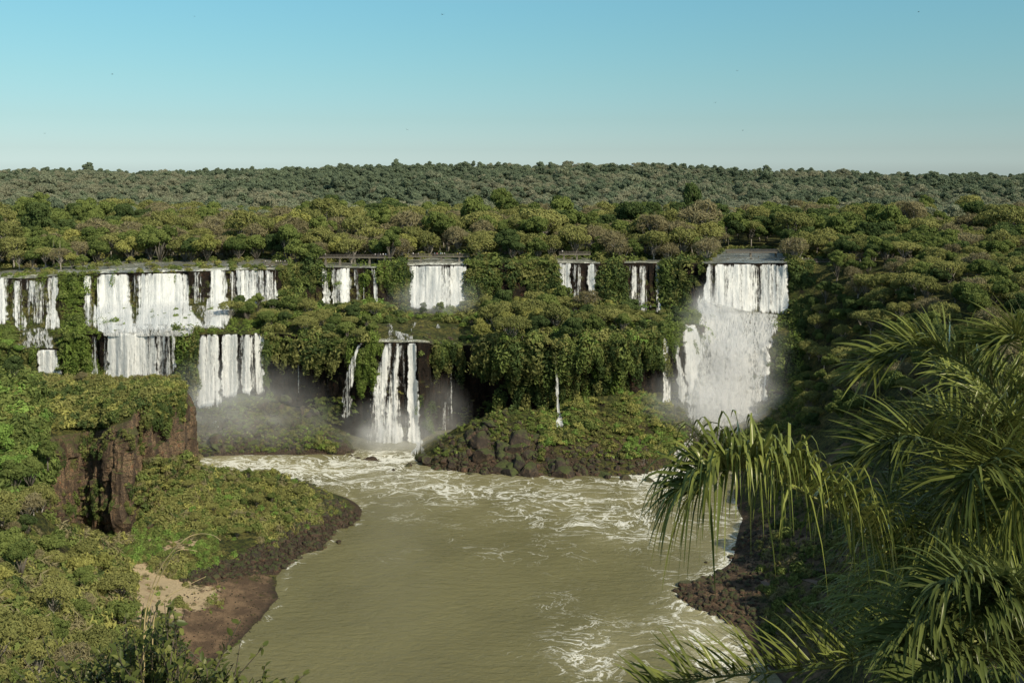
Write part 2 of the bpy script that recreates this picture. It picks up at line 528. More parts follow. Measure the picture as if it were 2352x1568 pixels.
ctr = [
    (1690, 1085, 0), (1705, 1190, 0), (1690, 1262, 0), (1650, 1312, 0), (1548, 1352, 0), (1585, 1392, 0), (1680, 1432, 0), (1725, 1500, 0), (1800, 1575, 0), (1900, 1700, 0),
    (1640, 1340, 240), (1720, 1350, 236), (1780, 1300, 246), (1800, 1400, 222), (1900, 1420, 214), (1900, 1300, 236), (1900, 1200, 256), (2000, 1300, 226), (2000, 1420, 205), (2000, 1500, 186), (1880, 1500, 200),
    (1800, 1200, 268), (1850, 1100, 288), (1950, 1150, 256), (2100, 1400, 186), (2100, 1200, 222), (2200, 1300, 176), (2300, 1450, 120), (2100, 1560, 140),
    (1720, 1010, 344), (1760, 960, 360), (1830, 950, 345), (1900, 1000, 312), (2000, 1000, 280), (1850, 880, 375), (1920, 870, 352), (2000, 850, 340), (2100, 900, 285),
    (1870, 760, 410), (1950, 740, 392), (2050, 760, 352), (2150, 800, 306), (2250, 850, 262), (2352, 950, 214), (2450, 1000, 180),
    (1840, 640, 438), (1850, 618, 441), (1920, 622, 434), (1990, 645, 408), (2080, 680, 368), (2180, 735, 322), (2280, 790, 280), (2400, 880, 230), (2600, 1000, 170),
]
for x, y, D in ctr:
    if D == 0:
        D = 228500 / (y - HY)
    cw.append(at(x, y, D))
for x, y in ((1500, 1300), (1560, 1440), (1640, 1500), (1560, 1250), (1600, 1180), (1600, 1110), (1700, 1620)):
    D = 228500 / (y - HY)
    p = at(x, y, D)
    p[2] = -4
    cw.append(p)
for X, Y, z in ((140, 460, 58), (200, 460, 58), (260, 460, 59), (260, 380, 60), (200, 380, 58), (260, 300, 62), (180, 300, 56), (260, 200, 66), (160, 210, 55), (120, 120, 62), (180, 120, 72), (260, 100, 82), (80, 100, 45), (120, 460, 58.5),
                (95, 395, 14), (75, 385, -2), (60, 400, -8)):
    cw.append(np.array([X, Y, z], float))
cw = np.array(cw)
# drop near-duplicates
keep = []
for i in range(len(cw)):
    if all(np.hypot(*(cw[i, :2] - cw[j, :2])) > 1.5 for j in keep):
        keep.append(i)
cw = cw[keep]
dm = np.hypot(cw[:, None, 0] - cw[None, :, 0], cw[:, None, 1] - cw[None, :, 1])
n_c = len(cw)
Am = np.zeros((n_c + 1, n_c + 1))
Am[:n_c, :n_c] = -dm - np.eye(n_c) * .25
Am[n_c, :n_c] = 1
Am[:n_c, n_c] = 1
sol = np.linalg.solve(Am, np.concatenate([cw[:, 2], [0]]))
gx = np.arange(-230, 290, 1.15)
gy = np.arange(-30, 462, 1.15)
GX, GY = np.meshgrid(gx, gy, indexing='ij')
GZ = np.zeros_like(GX) + sol[n_c]
for k in range(n_c):
    GZ -= sol[k] * np.hypot(GX - cw[k, 0], GY - cw[k, 1])
land = np.clip((GZ + 1.5) / 4, 0, 1)
GZ0 = GZ.copy()
GZ = GZ + land * (1.5 * fbm(GX * .05, GY * .05, None, 61, 5) + .5 * np.abs(fbm(GX * .25, GY * .25, None, 63, 3))) * np.clip((GZ + .5) / 5, .12, 1)
# keep the ground under the far wall
PN = np.stack([GX, GY, GZ], -1)
VN = PN.reshape(-1, 3)
FN = grid_faces(len(gx), len(gy))


def inpoly(px, py, poly):
    r = np.zeros(px.shape, bool)
    n = len(poly)
    for i in range(n):
        x1, y1 = poly[i]
        x2, y2 = poly[(i + 1) % n]
        c = ((y1 > py) != (y2 > py)) & (px < (x2 - x1) * (py - y1) / (y2 - y1 + 1e-12) + x1)
        r ^= c
    return r


okp = VN[:, 1] > 60
sx, sy = np.zeros(len(VN)), np.zeros(len(VN))
sx[okp], sy[okp] = proj(VN[okp])
soil = np.zeros((len(VN), 3))
SAND = [(222, 1320), (255, 1292), (340, 1290), (400, 1312), (440, 1342), (505, 1360), (500, 1388), (440, 1392), (400, 1420), (340, 1440), (270, 1410), (232, 1360)]
SAND2 = [(305, 1238), (345, 1232), (420, 1240), (490, 1238), (495, 1250), (430, 1255), (380, 1262), (330, 1256)]
GRAVEL = [(392, 1385), (430, 1352), (500, 1330), (580, 1318), (625, 1325), (645, 1375), (600, 1432), (545, 1490), (470, 1550), (380, 1568), (400, 1450)]
ROCKS = [(400, 1335), (450, 1310), (520, 1285), (600, 1250), (660, 1215), (700, 1170), (770, 1140), (830, 1190), (770, 1230), (745, 1270), (690, 1285), (640, 1310), (560, 1325), (470, 1345)]
ROCKS_R = [(1530, 1350), (1640, 1300), (1700, 1240), (1740, 1190), (1800, 1220), (1760, 1300), (1740, 1370), (1760, 1440), (1660, 1440), (1580, 1400)]
zok = VN[:, 2] > -1.2
left = VN[:, 0] < 0
for poly, ch, sd in ((SAND, 0, left), (SAND2, 0, left), (GRAVEL, 1, left), (ROCKS, 2, left), (ROCKS_R, 2, ~left)):
    soil[:, ch] = np.maximum(soil[:, ch], inpoly(sx, sy, poly) & okp & zok & sd)
G3 = soil.reshape(len(gx), len(gy), 3)
for _ in range(14):
    G3 = (G3 + np.roll(G3, 1, 0) + np.roll(G3, -1, 0) + np.roll(G3, 1, 1) + np.roll(G3, -1, 1)) / 5
shoreband = np.clip(1 - np.abs(GZ - .3) / 1.5, 0, 1)
G3[:, :, 2] = np.maximum(G3[:, :, 2], np.where(G3[:, :, 1] > .2, 0, shoreband))
G3[:, :, 1] = np.maximum(G3[:, :, 1], np.where((GX > 30) & (GZ < 22) & (GY < 290), np.clip(.55 + .4 * fbm(GX * .08, GY * .08, None, 71), 0, 1), 0))
oN = link('ground', mesh_np('ground', VN, FN, M['ground'], True, {'soil': ('POINT', G3.reshape(-1, 3))}))
tag(oN, kind='structure')
bN = add_bvh(VN, FN)

# ---- sheet B: the cliff promontory on the left, lofted through its foot, rim, shoulder and back
kx = [(-150, 1210, 232), (0, 1200, 236), (60, 1195, 240), (100, 1190, 248), (130, 1195, 257), (180, 1197, 263), (235, 1195, 262), (250, 1190, 257), (296, 1178, 255), (310, 1130, 262), (340, 1105, 267), (400, 1065, 276), (420, 1060, 283), (424, 1062, 298), (424, 1105, 316), (400, 1110, 325)]
km = [(-150, 1000, 246), (0, 990, 250), (62, 1000, 251), (95, 1005, 256), (122, 1000, 265), (180, 992, 271), (236, 985, 269), (250, 978, 262), (300, 962, 261), (312, 938, 266), (345, 912, 270), (398, 896, 279), (420, 892, 286), (425, 892, 300), (424, 890, 318), (400, 880, 328)]
ku = [(-150, 880, 262), (0, 885, 268), (60, 885, 276), (100, 880, 284), (130, 880, 290), (180, 876, 293), (240, 874, 293), (255, 872, 291), (300, 870, 291), (315, 869, 291), (350, 868, 291), (395, 870, 291), (414, 872, 292), (418, 872, 300), (410, 880, 312), (380, 885, 320)]
kb = [(-150, 850, 310), (0, 860, 312), (60, 862, 312), (100, 864, 312), (130, 865, 312), (180, 866, 312), (240, 866, 310), (255, 867, 309), (300, 868, 308), (315, 868, 306), (350, 869, 304), (380, 870, 302), (395, 873, 302), (395, 873, 302), (390, 878, 308), (360, 880, 314)]
kz = [(x, 1120, D + 26) for x, y, D in kb]
foot = [(x, y + 40, D + 2) for x, y, D in kx]
rowsB = [np.array([at(*p) for p in r]) for r in (foot, kx, km, ku, kb, kz)]
uk = np.concatenate([[0], np.cumsum(np.linalg.norm(np.diff(rowsB[2][:, :2], axis=0), axis=1))])
ub = np.arange(0, uk[-1], .5)


def smooth1(a, n):
    k = np.hanning(n * 2 + 3)[1:-1]
    k /= k.sum()
    ap = np.concatenate([np.repeat(a[:1], n, 0), a, np.repeat(a[-1:], n, 0)])
    return np.stack([np.convolve(ap[:, c], k, 'valid') for c in range(3)], 1)


rowsB = [smooth1(np.stack([np.interp(ub, uk, r[:, c]) for c in range(3)], 1), 2) for r in rowsB]
subsB = [8, 64, 30, 26, 16]
cb = []
for r in range(5):
    for q in range(subsB[r]):
        t = q / subsB[r]
        cb.append((rowsB[r] * (1 - t) + rowsB[r + 1] * t, r, t))
cb.append((rowsB[5], 4, 1.0))
PB = np.stack([c[0] for c in cb], 1)
sgB = np.array([c[1] for c in cb])
ttB = np.array([c[2] for c in cb])
NB = normals_grid(PB)
NB = -NB if NB[150, 40, 1] > 0 else NB
sB = ub[:, None] + 0 * PB[:, :, 0]
ZB = PB[:, :, 2]
wB = np.where(sgB == 1, np.minimum(1, (1 - ttB) * 4), np.where(sgB == 0, 1, 0))
dB = wB * (blocks(sB, ZB, 14, 3.4, 7.0) * 3.0 + blocks(sB, ZB, 17, 1.2, 2.6) * .9 + 1.2 * fbm(sB * .08, ZB * .05, None, 81) + .5 * fbm(sB * .5, ZB * .35, None, 83) - 1.5)
tB = np.where(sgB >= 2, 1, 0) * (1.3 * fbm(PB[:, :, 0] * .08, PB[:, :, 1] * .08, ZB * .08, 85))
PB = PB + NB * (dB + tB * .8)[:, :, None]
VB = PB.reshape(-1, 3)
FB = grid_faces(len(ub), len(cb))[:, ::-1]
mi = np.where(np.repeat((sgB[:-1] <= 1)[None, :], len(ub) - 1, 0).ravel(), 1, 0)
oB = link('cliff', mesh_np('cliff promontory', VB, FB, None, False, {'soil': ('POINT', np.zeros((len(VB), 3)))}, [M['ground'], M['cliff_red']], mi))
tag(oB, kind='structure')
bB = add_bvh(VB, FB)

# ================================================================== WATER


def river_mat(name, deep, foam_amt=1.0):
    t = NT(name)
    pos = t.n('ShaderNodeNewGeometry').outputs['Position']
    fo = t.attr('foam')
    warp = t.n('ShaderNodeTexNoise', {'Vector': pos, 'Scale': .05, 'Detail': 3}).outputs['Color']
    pv = t.n('ShaderNodeVectorMath', {0: warp, 1: (26, 26, 0), 2: pos}, operation='MULTIPLY_ADD').outputs[0]
    pv = t.vmul(pv, (.75, 1.25, 1))

    def ridge(scale, detail, rough):
        n = t.noise(pv, scale, detail, rough)
        return t.math('SUBTRACT', 1.0, t.math('MULTIPLY', t.math('ABSOLUTE', t.math('SUBTRACT', n, .5)), 2.0))
    r1 = ridge(.13, 5, .62)
    r2 = ridge(.42, 5, .65)
    fine = t.noise(pv, 2.4, 4, .7)
    patch = t.noise(pos, .06, 3, .6)
    dens = t.math('ADD', fo, t.math('MULTIPLY', t.math('SUBTRACT', patch, .5), .9))
    lo = t.math('SUBTRACT', 1.0, t.math('MULTIPLY', dens, .105))
    line = t.math('MAXIMUM', r1, t.math('SUBTRACT', r2, .03))
    line = t.math('ADD', line, t.math('MULTIPLY', t.math('SUBTRACT', fine, .5), .09))
    mask = t.ss(t.math('SUBTRACT', line, lo), -.01, .05)
    solid = t.ss(t.math('ADD', fo, t.math('MULTIPLY', t.math('SUBTRACT', r2, .75), .9)), .95, 1.5)
    mask = t.math('MAXIMUM', t.math('MULTIPLY', mask, t.ss(dens, .05, .5)), solid, clamp=True)
    mask = t.math('MULTIPLY', mask, t.ss(fine, .28, .55, .45, 1.0))
    milky = t.mix(t.math('MULTIPLY', t.ss(fo, .1, .9), .75), deep, (.44, .40, .23))
    c = t.mix(t.ss(t.noise(pos, .035, 3), .35, .7), milky, tuple(x * .86 for x in deep))
    c = t.mix(mask, c, (.76, .74, .64))
    w = t.noise(t.vmul(pos, (.6, 1.3, 1)), .5, 5, .62, .6)
    w2 = t.noise(t.vmul(pos, (.7, 1.2, 1)), 1.7, 4, .6)
    bmp = t.n('ShaderNodeBump', {'Height': t.math('ADD', w, t.math('MULTIPLY', w2, .35)), 'Strength': .5, 'Distance': 1.0})
    p = t.n('ShaderNodeBsdfPrincipled', {'Base Color': c, 'Roughness': t.ss(mask, 0, 1, .22, .7), 'Normal': bmp.outputs[0], 'IOR': 1.33, 'Specular IOR Level': .45})
    return t.surf(p.outputs[0])


M['river'] = river_mat('murky river', (.170, .154, .066))
wx = np.arange(-260, 200, 1.3)
wy = np.arange(110, 430, 1.3)
WX, WY = np.meshgrid(wx, wy, indexing='ij')
WZ = .14 * fbm(WX * .16, WY * .22, None, 91, 4) + .06 * fbm(WX * .6, WY * .8, None, 93, 3)
VW = np.stack([WX, WY, WZ], -1).reshape(-1, 3)
px, py = proj(VW)


def gs(cx, cy, rx, ry):
    return np.exp(-(((px - cx) / rx) ** 2 + ((py - cy) / ry) ** 2))


foam = .13 + .62 * gs(640, 1075, 170, 26) + .35 * gs(520, 1062, 120, 18) + .75 * gs(900, 1052, 100, 16) + .35 * gs(900, 1100, 250, 45) + .30 * gs(1250, 1140, 300, 60) + .9 * gs(1570, 1080, 60, 28) + .65 * gs(1520, 1100, 80, 30)
foam += .30 * gs(1450, 1210, 170, 60) + .32 * gs(1380, 1480, 110, 70) + .34 * gs(1600, 1400, 90, 80) + .5 * gs(1690, 1280, 40, 90) + .5 * gs(1640, 1500, 90, 60) + .3 * gs(1330, 1520, 80, 40) - .30 * gs(800, 1430, 330, 190) + .12 * gs(1000, 1300, 300, 150)
# foam lapping along the near shores
gi = np.clip(((VW[:, 0] - gx[0]) / 1.15).astype(int), 0, len(gx) - 1)
gj = np.clip(((VW[:, 1] - gy[0]) / 1.15).astype(int), 0, len(gy) - 1)
sh = GZ[gi, gj]
foam += .40 * np.clip(1 - np.abs(sh + .25) / .5, 0, 1) * (vnoise(VW[:, 0] * .12, VW[:, 1] * .12, None, 99) > -.1) * (VW[:, 1] < 330)
oR = link('river', mesh_np('river', VW, grid_faces(len(wx), len(wy)), M['river'], True, {'foam': ('POINT', foam)}))
tag(oR, kind='structure')

# water on top of the plateau and on the shelf
M['upper_river'] = river_mat('upper river', (.170, .175, .150))


def sheet(name, x0, x1, rr, D1, dz, foamv, D0off=-.3, nx=60, ny=26, taper=(0, 0)):
    xs = np.linspace(x0, x1, nx)
    y0 = np.interp(xs, XA, rr[0])
    D0 = np.interp(xs, XA, rr[1])
    z0 = zat(y0, D0) + dz
    V, fm = [], []
    for i in range(nx):
        for j in range(ny):
            D = D0[i] + D0off + (D1 - D0[i]) * (j / (ny - 1))
            x_ = x0 + taper[0] * max(D - D0[i], 0) + (x1 - x0 - (taper[0] + taper[1]) * max(D - D0[i], 0)) * i / (nx - 1)
            V.append(((x_ - CX) / F * D, D, z0[i] - (.35 if j == 0 else 0) + .0035 * (D - D0[i])))
            fm.append(foamv * (1.6 if j < 6 else .9) * (.6 + .8 * random.random()))
    V = np.array(V)
    V[:, 2] += .12 * fbm(V[:, 0] * .3, V[:, 1] * .3, None, 95)
    o = link(name, mesh_np(name, V, grid_faces(nx, ny), M['upper_river'], True, {'foam': ('POINT', fm)}))
    tag(o, kind='structure')
    add_bvh(V, grid_faces(nx, ny))
    return o


for x0, x1, D1, fm in ((-100, 655, 492, .30), (732, 876, 476, .2), (936, 1082, 486, .35), (1276, 1378, 478, .3), (1434, 1522, 470, .2), (1612, 1818, 516, .16)):
    sheet('upper_river', x0, x1, r_top, D1, .45, fm, nx=max(20, int((x1 - x0) / 6)), taper=(.75, .15) if x0 > 1600 else (0, 0))

SHELFWATER = [(866, 742), (1052, 742), (1062, 790), (862, 790)]
sheet('upper_river', 864, 1054, r_rim, 408, .25, .30, nx=60)

# ================================================================== WATERFALLS
def fall_mat(name='falling water', rough=0):
    t = NT(name)
    fl = t.attr('flow', 'Vector')
    dens = t.attr('dens')
    a = t.noise(t.vmul(fl, (.42, .16, 1) if rough else (.55, .022, 1)), 1.0, 5, .62, .8 if rough else 0)
    b = t.noise(t.vmul(fl, (1.3, .42, 1) if rough else (2.1, .085, 1)), 1.0, 6, .72, .4 if rough else .15)
    c = t.noise(t.vmul(fl, (1.3, .42, 1)), 1.0, 6, .75)
    s = t.math('ADD', t.math('MULTIPLY', a, .9), t.math('ADD', t.math('MULTIPLY', b, .95), t.math('MULTIPLY', c, .65)))
    # mean of s is about 1.15
    v = t.math('ADD', t.math('SUBTRACT', s, 1.25), t.math('SUBTRACT', dens, .5))
    al = t.ss(v, -.10, .20)
    h = t.math('ADD', t.math('MULTIPLY', b, 1.0), t.math('MULTIPLY', c, 1.1))
    bmp = t.n('ShaderNodeBump', {'Height': h, 'Strength': 1.0 if rough else .65, 'Distance': 1.6 if rough else 1.0})
    col = t.mix(t.ss(a, .40, .62), (.88, .88, .84), (.97, .96, .91))
    col = t.mix(t.ss(c, .40, .60), tuple(x for x in (.78, .79, .76)), col)
    d = t.n('ShaderNodeBsdfDiffuse', {'Color': col, 'Normal': bmp.outputs[0]}).outputs[0]
    tr = t.n('ShaderNodeBsdfTranslucent', {'Color': col, 'Normal': bmp.outputs[0]}).outputs[0]
    m = t.n('ShaderNodeMixShader', {0: .25, 1: d, 2: tr}).outputs[0]
    tp = t.n('ShaderNodeBsdfTransparent').outputs[0]
    return t.surf(t.n('ShaderNodeMixShader', {0: al, 1: tp, 2: m}).outputs[0])


M['fall'] = fall_mat()
M['cascade'] = fall_mat('foaming cascade', 1)
FALL_N = [0]


def waterfall(label, rows, dens=.62, lip=None, off=.9, edge=.16, fold=.5, spread=0.0, group=None, name='waterfall', free=True, cap=None, rough=None):
    """rows: (y, left, right) down the fall; water leaves the lip and stays in front of the rock behind it"""
    FALL_N[0] += 1
    sd = FALL_N[0]
    rows = np.array(rows, float)
    wmax = (rows[:, 2] - rows[:, 1]).max()
    nu = int(np.clip(wmax / 1.6, 7, 130))
    ys = np.arange(rows[0, 0], rows[-1, 0] + 1.5, 2.6)
    xl = np.interp(ys, rows[:, 0], rows[:, 1])
    xr = np.interp(ys, rows[:, 0], rows[:, 2])
    u = np.linspace(0, 1, nu)
    Xd = xl[None, :] + (xr - xl)[None, :] * u[:, None]
    D = np.zeros_like(Xd)
    rr = {'top': r_top, 'rim': r_rim}.get(lip)
    for i in range(nu):
        for j, y in enumerate(ys):
            h = hit(Xd[i, j], y, [bA, bN])
            D[i, j] = h[0].y if h else 420
        if rr is not None:
            D[i] = np.minimum(D[i], np.interp(Xd[i], XA, rr[1]) + .5)
        elif cap:
            D[i] = np.minimum(D[i], cap)
        if free:
            D[i] = np.minimum.accumulate(D[i])
    for _ in range(2):
        Dp = np.pad(D, ((2, 2), (2, 2)), 'edge')
        D = np.minimum(sum(Dp[a:a + D.shape[0], b:b + D.shape[1]] for a in range(5) for b in range(5)) / 25, D + .3)
    um = (Xd - Xd.mean()) / F * 400
    vm = np.cumsum(np.concatenate([[0], np.diff(ys)]))[None, :] / F * 400 + 0 * Xd
    tv = (ys - ys[0]) / max(ys[-1] - ys[0], 1)
    fd = fold * (1.2 * vnoise(um * .35 + sd * 7.3, vm * .012 + sd, None, 101) + .6 * vnoise(um * 1.1 + sd * 3.1, vm * .05, None, 103) + .5 * vnoise(um * .7, vm * .3, None, 105) * tv[None, :])
    rough = (not free) if rough is None else rough
    if rough:
        fd = fold * (1.5 * fbm(um * .16, vm * .12, None, 107, 4) + .8 * fbm(um * .6, vm * .5, None, 109, 3)) + .3
    Dw = D - off - .8 * np.sqrt(tv)[None, :] - np.clip(fd, -.6, 2)
    Dw[:, 0] = D[:, 0] + .8
    V = np.stack([(Xd - CX) / F * Dw, Dw, CAMZ - (ys[None, :] - HY) / F * Dw], -1).reshape(-1, 3)
    wloc = (xr - xl)[None, :]
    fr = 1.6 * vnoise(vm * .30 + 0 * um, um * 0 + sd, None, 113) + 1.0 * vnoise(vm * 1.1, um * 0 + sd, None, 114)
    fr2 = 1.6 * vnoise(vm * .30 + 50, um * 0 + sd, None, 115) + 1.0 * vnoise(vm * 1.1 + 50, um * 0 + sd, None, 116)
    el = u[:, None] * wloc + fr * (.6 + 1.6 * tv[None, :]) * min(1.0, wmax / 30) * 1.6
    er = (1 - u)[:, None] * wloc + fr2 * (.6 + 1.6 * tv[None, :]) * min(1.0, wmax / 30) * 1.6
    e = np.clip(np.minimum(el, er) / max(wmax, 1) / max(edge, 6.0 / max(wmax, 12)), 0, 1)
    bot = np.clip((1 - tv[None, :]) / (.10 + .06 * vnoise(um * .3, um * 0, None, 111)), 0, 1)
    dn = dens + (.17 * vnoise(um * .28 + sd * 9.1, vm * .016, None, 117) + .12 * vnoise(um * .9 + sd, vm * .03, None, 118)) * (wmax > 18) - .55 * (1 - e) ** 2 + spread * tv[None, :] - .42 * (1 - bot) ** 1.5 - .55 * np.clip(1 - tv[None, :] / (.03 + .05 * (.5 + .5 * vnoise(um * .45 + sd, um * 0, None, 121))), 0, 1) * (.5 + .5 * vnoise(um * .8 + sd * 3, um * 0, None, 122))
    fl = np.stack([um + sd * 31.7, vm + sd * 5.1, 0 * um + sd], -1).reshape(-1, 3)
    FALLS.append(np.array([(a, b) for a, b in zip(xl, ys)] + [(a, b) for a, b in zip(xr[::-1], ys[::-1])]))
    o = link(name, mesh_np(name, V, grid_faces(nu, len(ys)), M['cascade' if rough else 'fall'], True, {'flow': ('POINT', fl), 'dens': ('POINT', dn.ravel())}))
    tag(o, label, 'waterfall', group)
    return o


W = waterfall
# upper tier of the left falls
W('leftmost white fall of the upper tier, cut by the edge of the view', [(638, -40, 20), (748, -40, 24)], .66, 'top')
W('narrow fall in thin strands on mossy rock, second from the left edge', [(644, 26, 50), (690, 26, 56), (765, 32, 66)], .50, 'top', spread=.1)
W('thin veil of water between two narrow falls at the far left', [(643, 66, 97), (690, 66, 97), (748, 74, 104)], .42, 'top')
W('narrow bright white fall with a reddish rock to its right', [(632, 107, 135), (700, 108, 134), (758, 104, 138)], .68, 'top')
W('short white cascade below the narrow falls at the far left', [(752, 40, 112), (775, 36, 126), (800, 32, 138)], .60, off=.6, free=False)
W('short creamy fall of the lower tier beside the grassy cliff top', [(802, 84, 132), (862, 86, 144)], .72, 'rim')
W('slim white fall bending at its foot, left of the big white curtain', [(631, 190, 213), (690, 188, 216), (725, 190, 232), (755, 196, 240)], .62, 'top')
W('big white fall of the upper left tier with a broad splashing foot', [(629, 222, 300), (690, 224, 302), (728, 222, 310), (764, 226, 318)], .80, 'top', spread=.25)
W('widest white curtain of the upper left tier', [(627, 312, 437), (690, 314, 440), (725, 312, 452), (756, 306, 474)], .74, 'top', spread=.25, edge=.08)
W('narrow grey fall between dark rocks beside the widest curtain', [(623, 441, 463), (702, 440, 468)], .56, 'top')
W('white fall breaking over stepped rocks, right of the widest curtain', [(619, 477, 525), (680, 476, 528), (705, 474, 536), (752, 458, 528)], .68, 'top', spread=.15)
W('right end curtain of the upper left tier with mossy gaps', [(619, 540, 636), (660, 542, 638), (700, 536, 640)], .60, 'top', edge=.08)
W('spread of white rapids over mossy stones below the widest curtain', [(700, 432, 474), (725, 440, 500), (758, 452, 524)], .50, off=.5, free=False)
W('foaming white ledge between the two tiers of the left falls', [(742, 228, 460), (772, 232, 440)], .72, off=.6, free=False, edge=.06)
W('thin veil of water over green moss behind the narrow falls at the far left', [(640, -30, 137), (752, -30, 140)], .30, 'top', off=.5, edge=.05)
W('thin veil of water on dark rock between the big left curtains', [(629, 292, 318), (758, 292, 320)], .36, 'top', off=.5, edge=.2)
W('thin veil of water between the stepped fall and the right end curtain', [(621, 520, 548), (700, 520, 548)], .42, 'top', off=.5, edge=.2)
W('thin veil of water left of the stepped fall', [(623, 432, 482), (700, 432, 482)], .36, 'top', off=.5, edge=.1)
# lower tier
W('thin veil of water behind the streaky falls of the lower right group', [(768, 456, 606), (905, 454, 606)], .38, 'rim', off=.4, edge=.05)
W('thin white fall of the lower tier beside hanging green moss', [(768, 209, 224), (866, 210, 228)], .52, 'rim')
W('faint veil of water over mossy rock on the lower left tier', [(768, 226, 250), (866, 226, 250)], .38, 'rim')
W('broad white fall of the lower tier above the grassy cliff top', [(764, 248, 358), (820, 246, 362), (870, 244, 366)], .80, 'rim', edge=.07)
W('streaked white fall of the lower tier left of the leafy rock', [(760, 354, 403), (870, 356, 406)], .66, 'rim')
W('tall white fall of the lower tier right of the leafy rock', [(766, 457, 506), (840, 453, 508), (938, 447, 510)], .76, 'rim')
W('tall streaky fall in the middle of the lower right group', [(766, 507, 549), (915, 507, 552)], .68, 'rim')
W('slender fall second from the right end of the lower tier', [(767, 551, 579), (910, 552, 580)], .62, 'rim')
W('slender fall at the right end of the lower tier', [(765, 580, 607), (908, 580, 608)], .62, 'rim')
# thin falls on the dark wall
W('thin thread of water on the dark wall nearest the left falls', [(782, 683, 690), (912, 682, 691)], .52, 'rim', edge=.4)
W('faint thread of water on the dark wall left of the central fall', [(792, 750, 757), (926, 748, 758)], .40, 'rim', edge=.4)
# central fall
W('narrow left branch of the central fall beside a mossy rock', [(787, 822, 834), (815, 806, 822), (880, 788, 812), (966, 782, 806)], .66, off=1.0, cap=376)
W('faint veil of water behind the strands of the central fall', [(788, 884, 958), (860, 858, 960), (950, 846, 962), (1046, 836, 968)], .40, 'rim', off=.4, edge=.1)
W('leftmost strand of the central fall, fanning out toward the river', [(787, 880, 908), (830, 864, 902), (900, 850, 892), (970, 842, 888), (1046, 832, 892)], .72, 'rim', fold=1.1, edge=.3, off=1.3)
W('middle strand of the central fall, widening toward its foot', [(787, 906, 934), (830, 900, 926), (900, 888, 918), (970, 882, 922), (1046, 876, 938)], .76, 'rim', fold=1.1, edge=.3, off=1.1)
W('bright column of water on the right side of the central fall', [(787, 937, 962), (860, 934, 960), (960, 936, 966), (1046, 932, 976)], .84, 'rim', fold=.9)
W('thin fall spreading into spray in the dark recess', [(790, 1031, 1050), (880, 1026, 1049), (930, 1008, 1048), (996, 992, 1046)], .40, 'rim', edge=.3)
W('slim fall down the overgrown buttress onto the green mound', [(798, 1270, 1280), (880, 1272, 1284), (925, 1274, 1288), (984, 1278, 1298)], .72, 'rim', edge=.3, cap=372, off=2.6)
# upper wall, from the left
W('upper curtain with mossy strands below the long footbridge', [(615, 736, 758), (660, 736, 760), (702, 740, 766)], .58, 'top')
W('white strands of the upper curtain right of the mossy edge', [(615, 760, 808), (700, 762, 810)], .60, 'top', edge=.08)
W('slender upper fall between green mossy strips', [(616, 812, 825), (696, 815, 830)], .55, 'top', edge=.3)
W('thinnest thread of the upper curtain over dark moss', [(616, 833, 838), (692, 833, 839)], .46, 'top', edge=.4)
W('last strand of the upper curtain leaning over green moss', [(616, 851, 866), (660, 856, 868), (708, 862, 872)], .58, 'top', edge=.3)
W('broad upright curtain below the footbridge with visitors', [(610, 941, 1074), (712, 938, 1076)], .72, 'top', edge=.05)
W('left part of the upper fall below the short footbridge', [(603, 1278, 1311), (682, 1280, 1314)], .70, 'top')
W('thin middle strands of the fall below the short footbridge', [(604, 1312, 1346), (690, 1314, 1346)], .36, 'top')
W('right strand of the fall below the short footbridge, behind a dry tree', [(605, 1346, 1373), (706, 1350, 1374)], .60, 'top')
W('shaded grey curtain left of the great right hand fall', [(606, 1436, 1494), (724, 1436, 1496)], .52, 'top', edge=.1)
W('slim shaded strand beside the shaded grey curtain', [(606, 1502, 1517), (690, 1504, 1518), (724, 1500, 1520)], .54, 'top')
# great right hand fall
W('upper curtain of the great fall on the right, half in shade', [(606, 1625, 1814), (650, 1618, 1814), (722, 1606, 1814)], .66, 'top', edge=.04, fold=.7)
W('great roaring cascade below the right hand upper curtain', [(668, 1604, 1622), (694, 1598, 1642), (712, 1596, 1712), (722, 1596, 1792), (760, 1606, 1786), (820, 1606, 1770), (900, 1586, 1754), (950, 1572, 1740), (972, 1580, 1690)], .78, off=2.0, fold=1.6, edge=.12, cap=436, rough=True)
W('side fall sliding down left of the great cascade', [(745, 1566, 1600), (790, 1568, 1618), (860, 1572, 1632), (935, 1576, 1640)], .74, off=1.6)
W('slim white fall left of the side fall, on mossy rock', [(778, 1545, 1556), (850, 1552, 1572), (932, 1556, 1584)], .66, off=1.4)
W('leftmost thin fall of the right hand group beside the red cliff', [(770, 1520, 1540), (932, 1522, 1546)], .50, off=1.4)
W('slanting white strand at the right edge of the great cascade', [(778, 1768, 1784), (830, 1754, 1772), (890, 1738, 1762), (925, 1732, 1764)], .60, off=1.2)
W('tiny thread of water on the dark rock right of the great fall', [(612, 1874, 1881), (634, 1874, 1881)], .44, off=.8, edge=.4)
W('foaming white pool at the foot of the great cascade', [(928, 1588, 1760), (955, 1580, 1748), (990, 1592, 1655)], .66, off=.7, free=False, fold=.5)
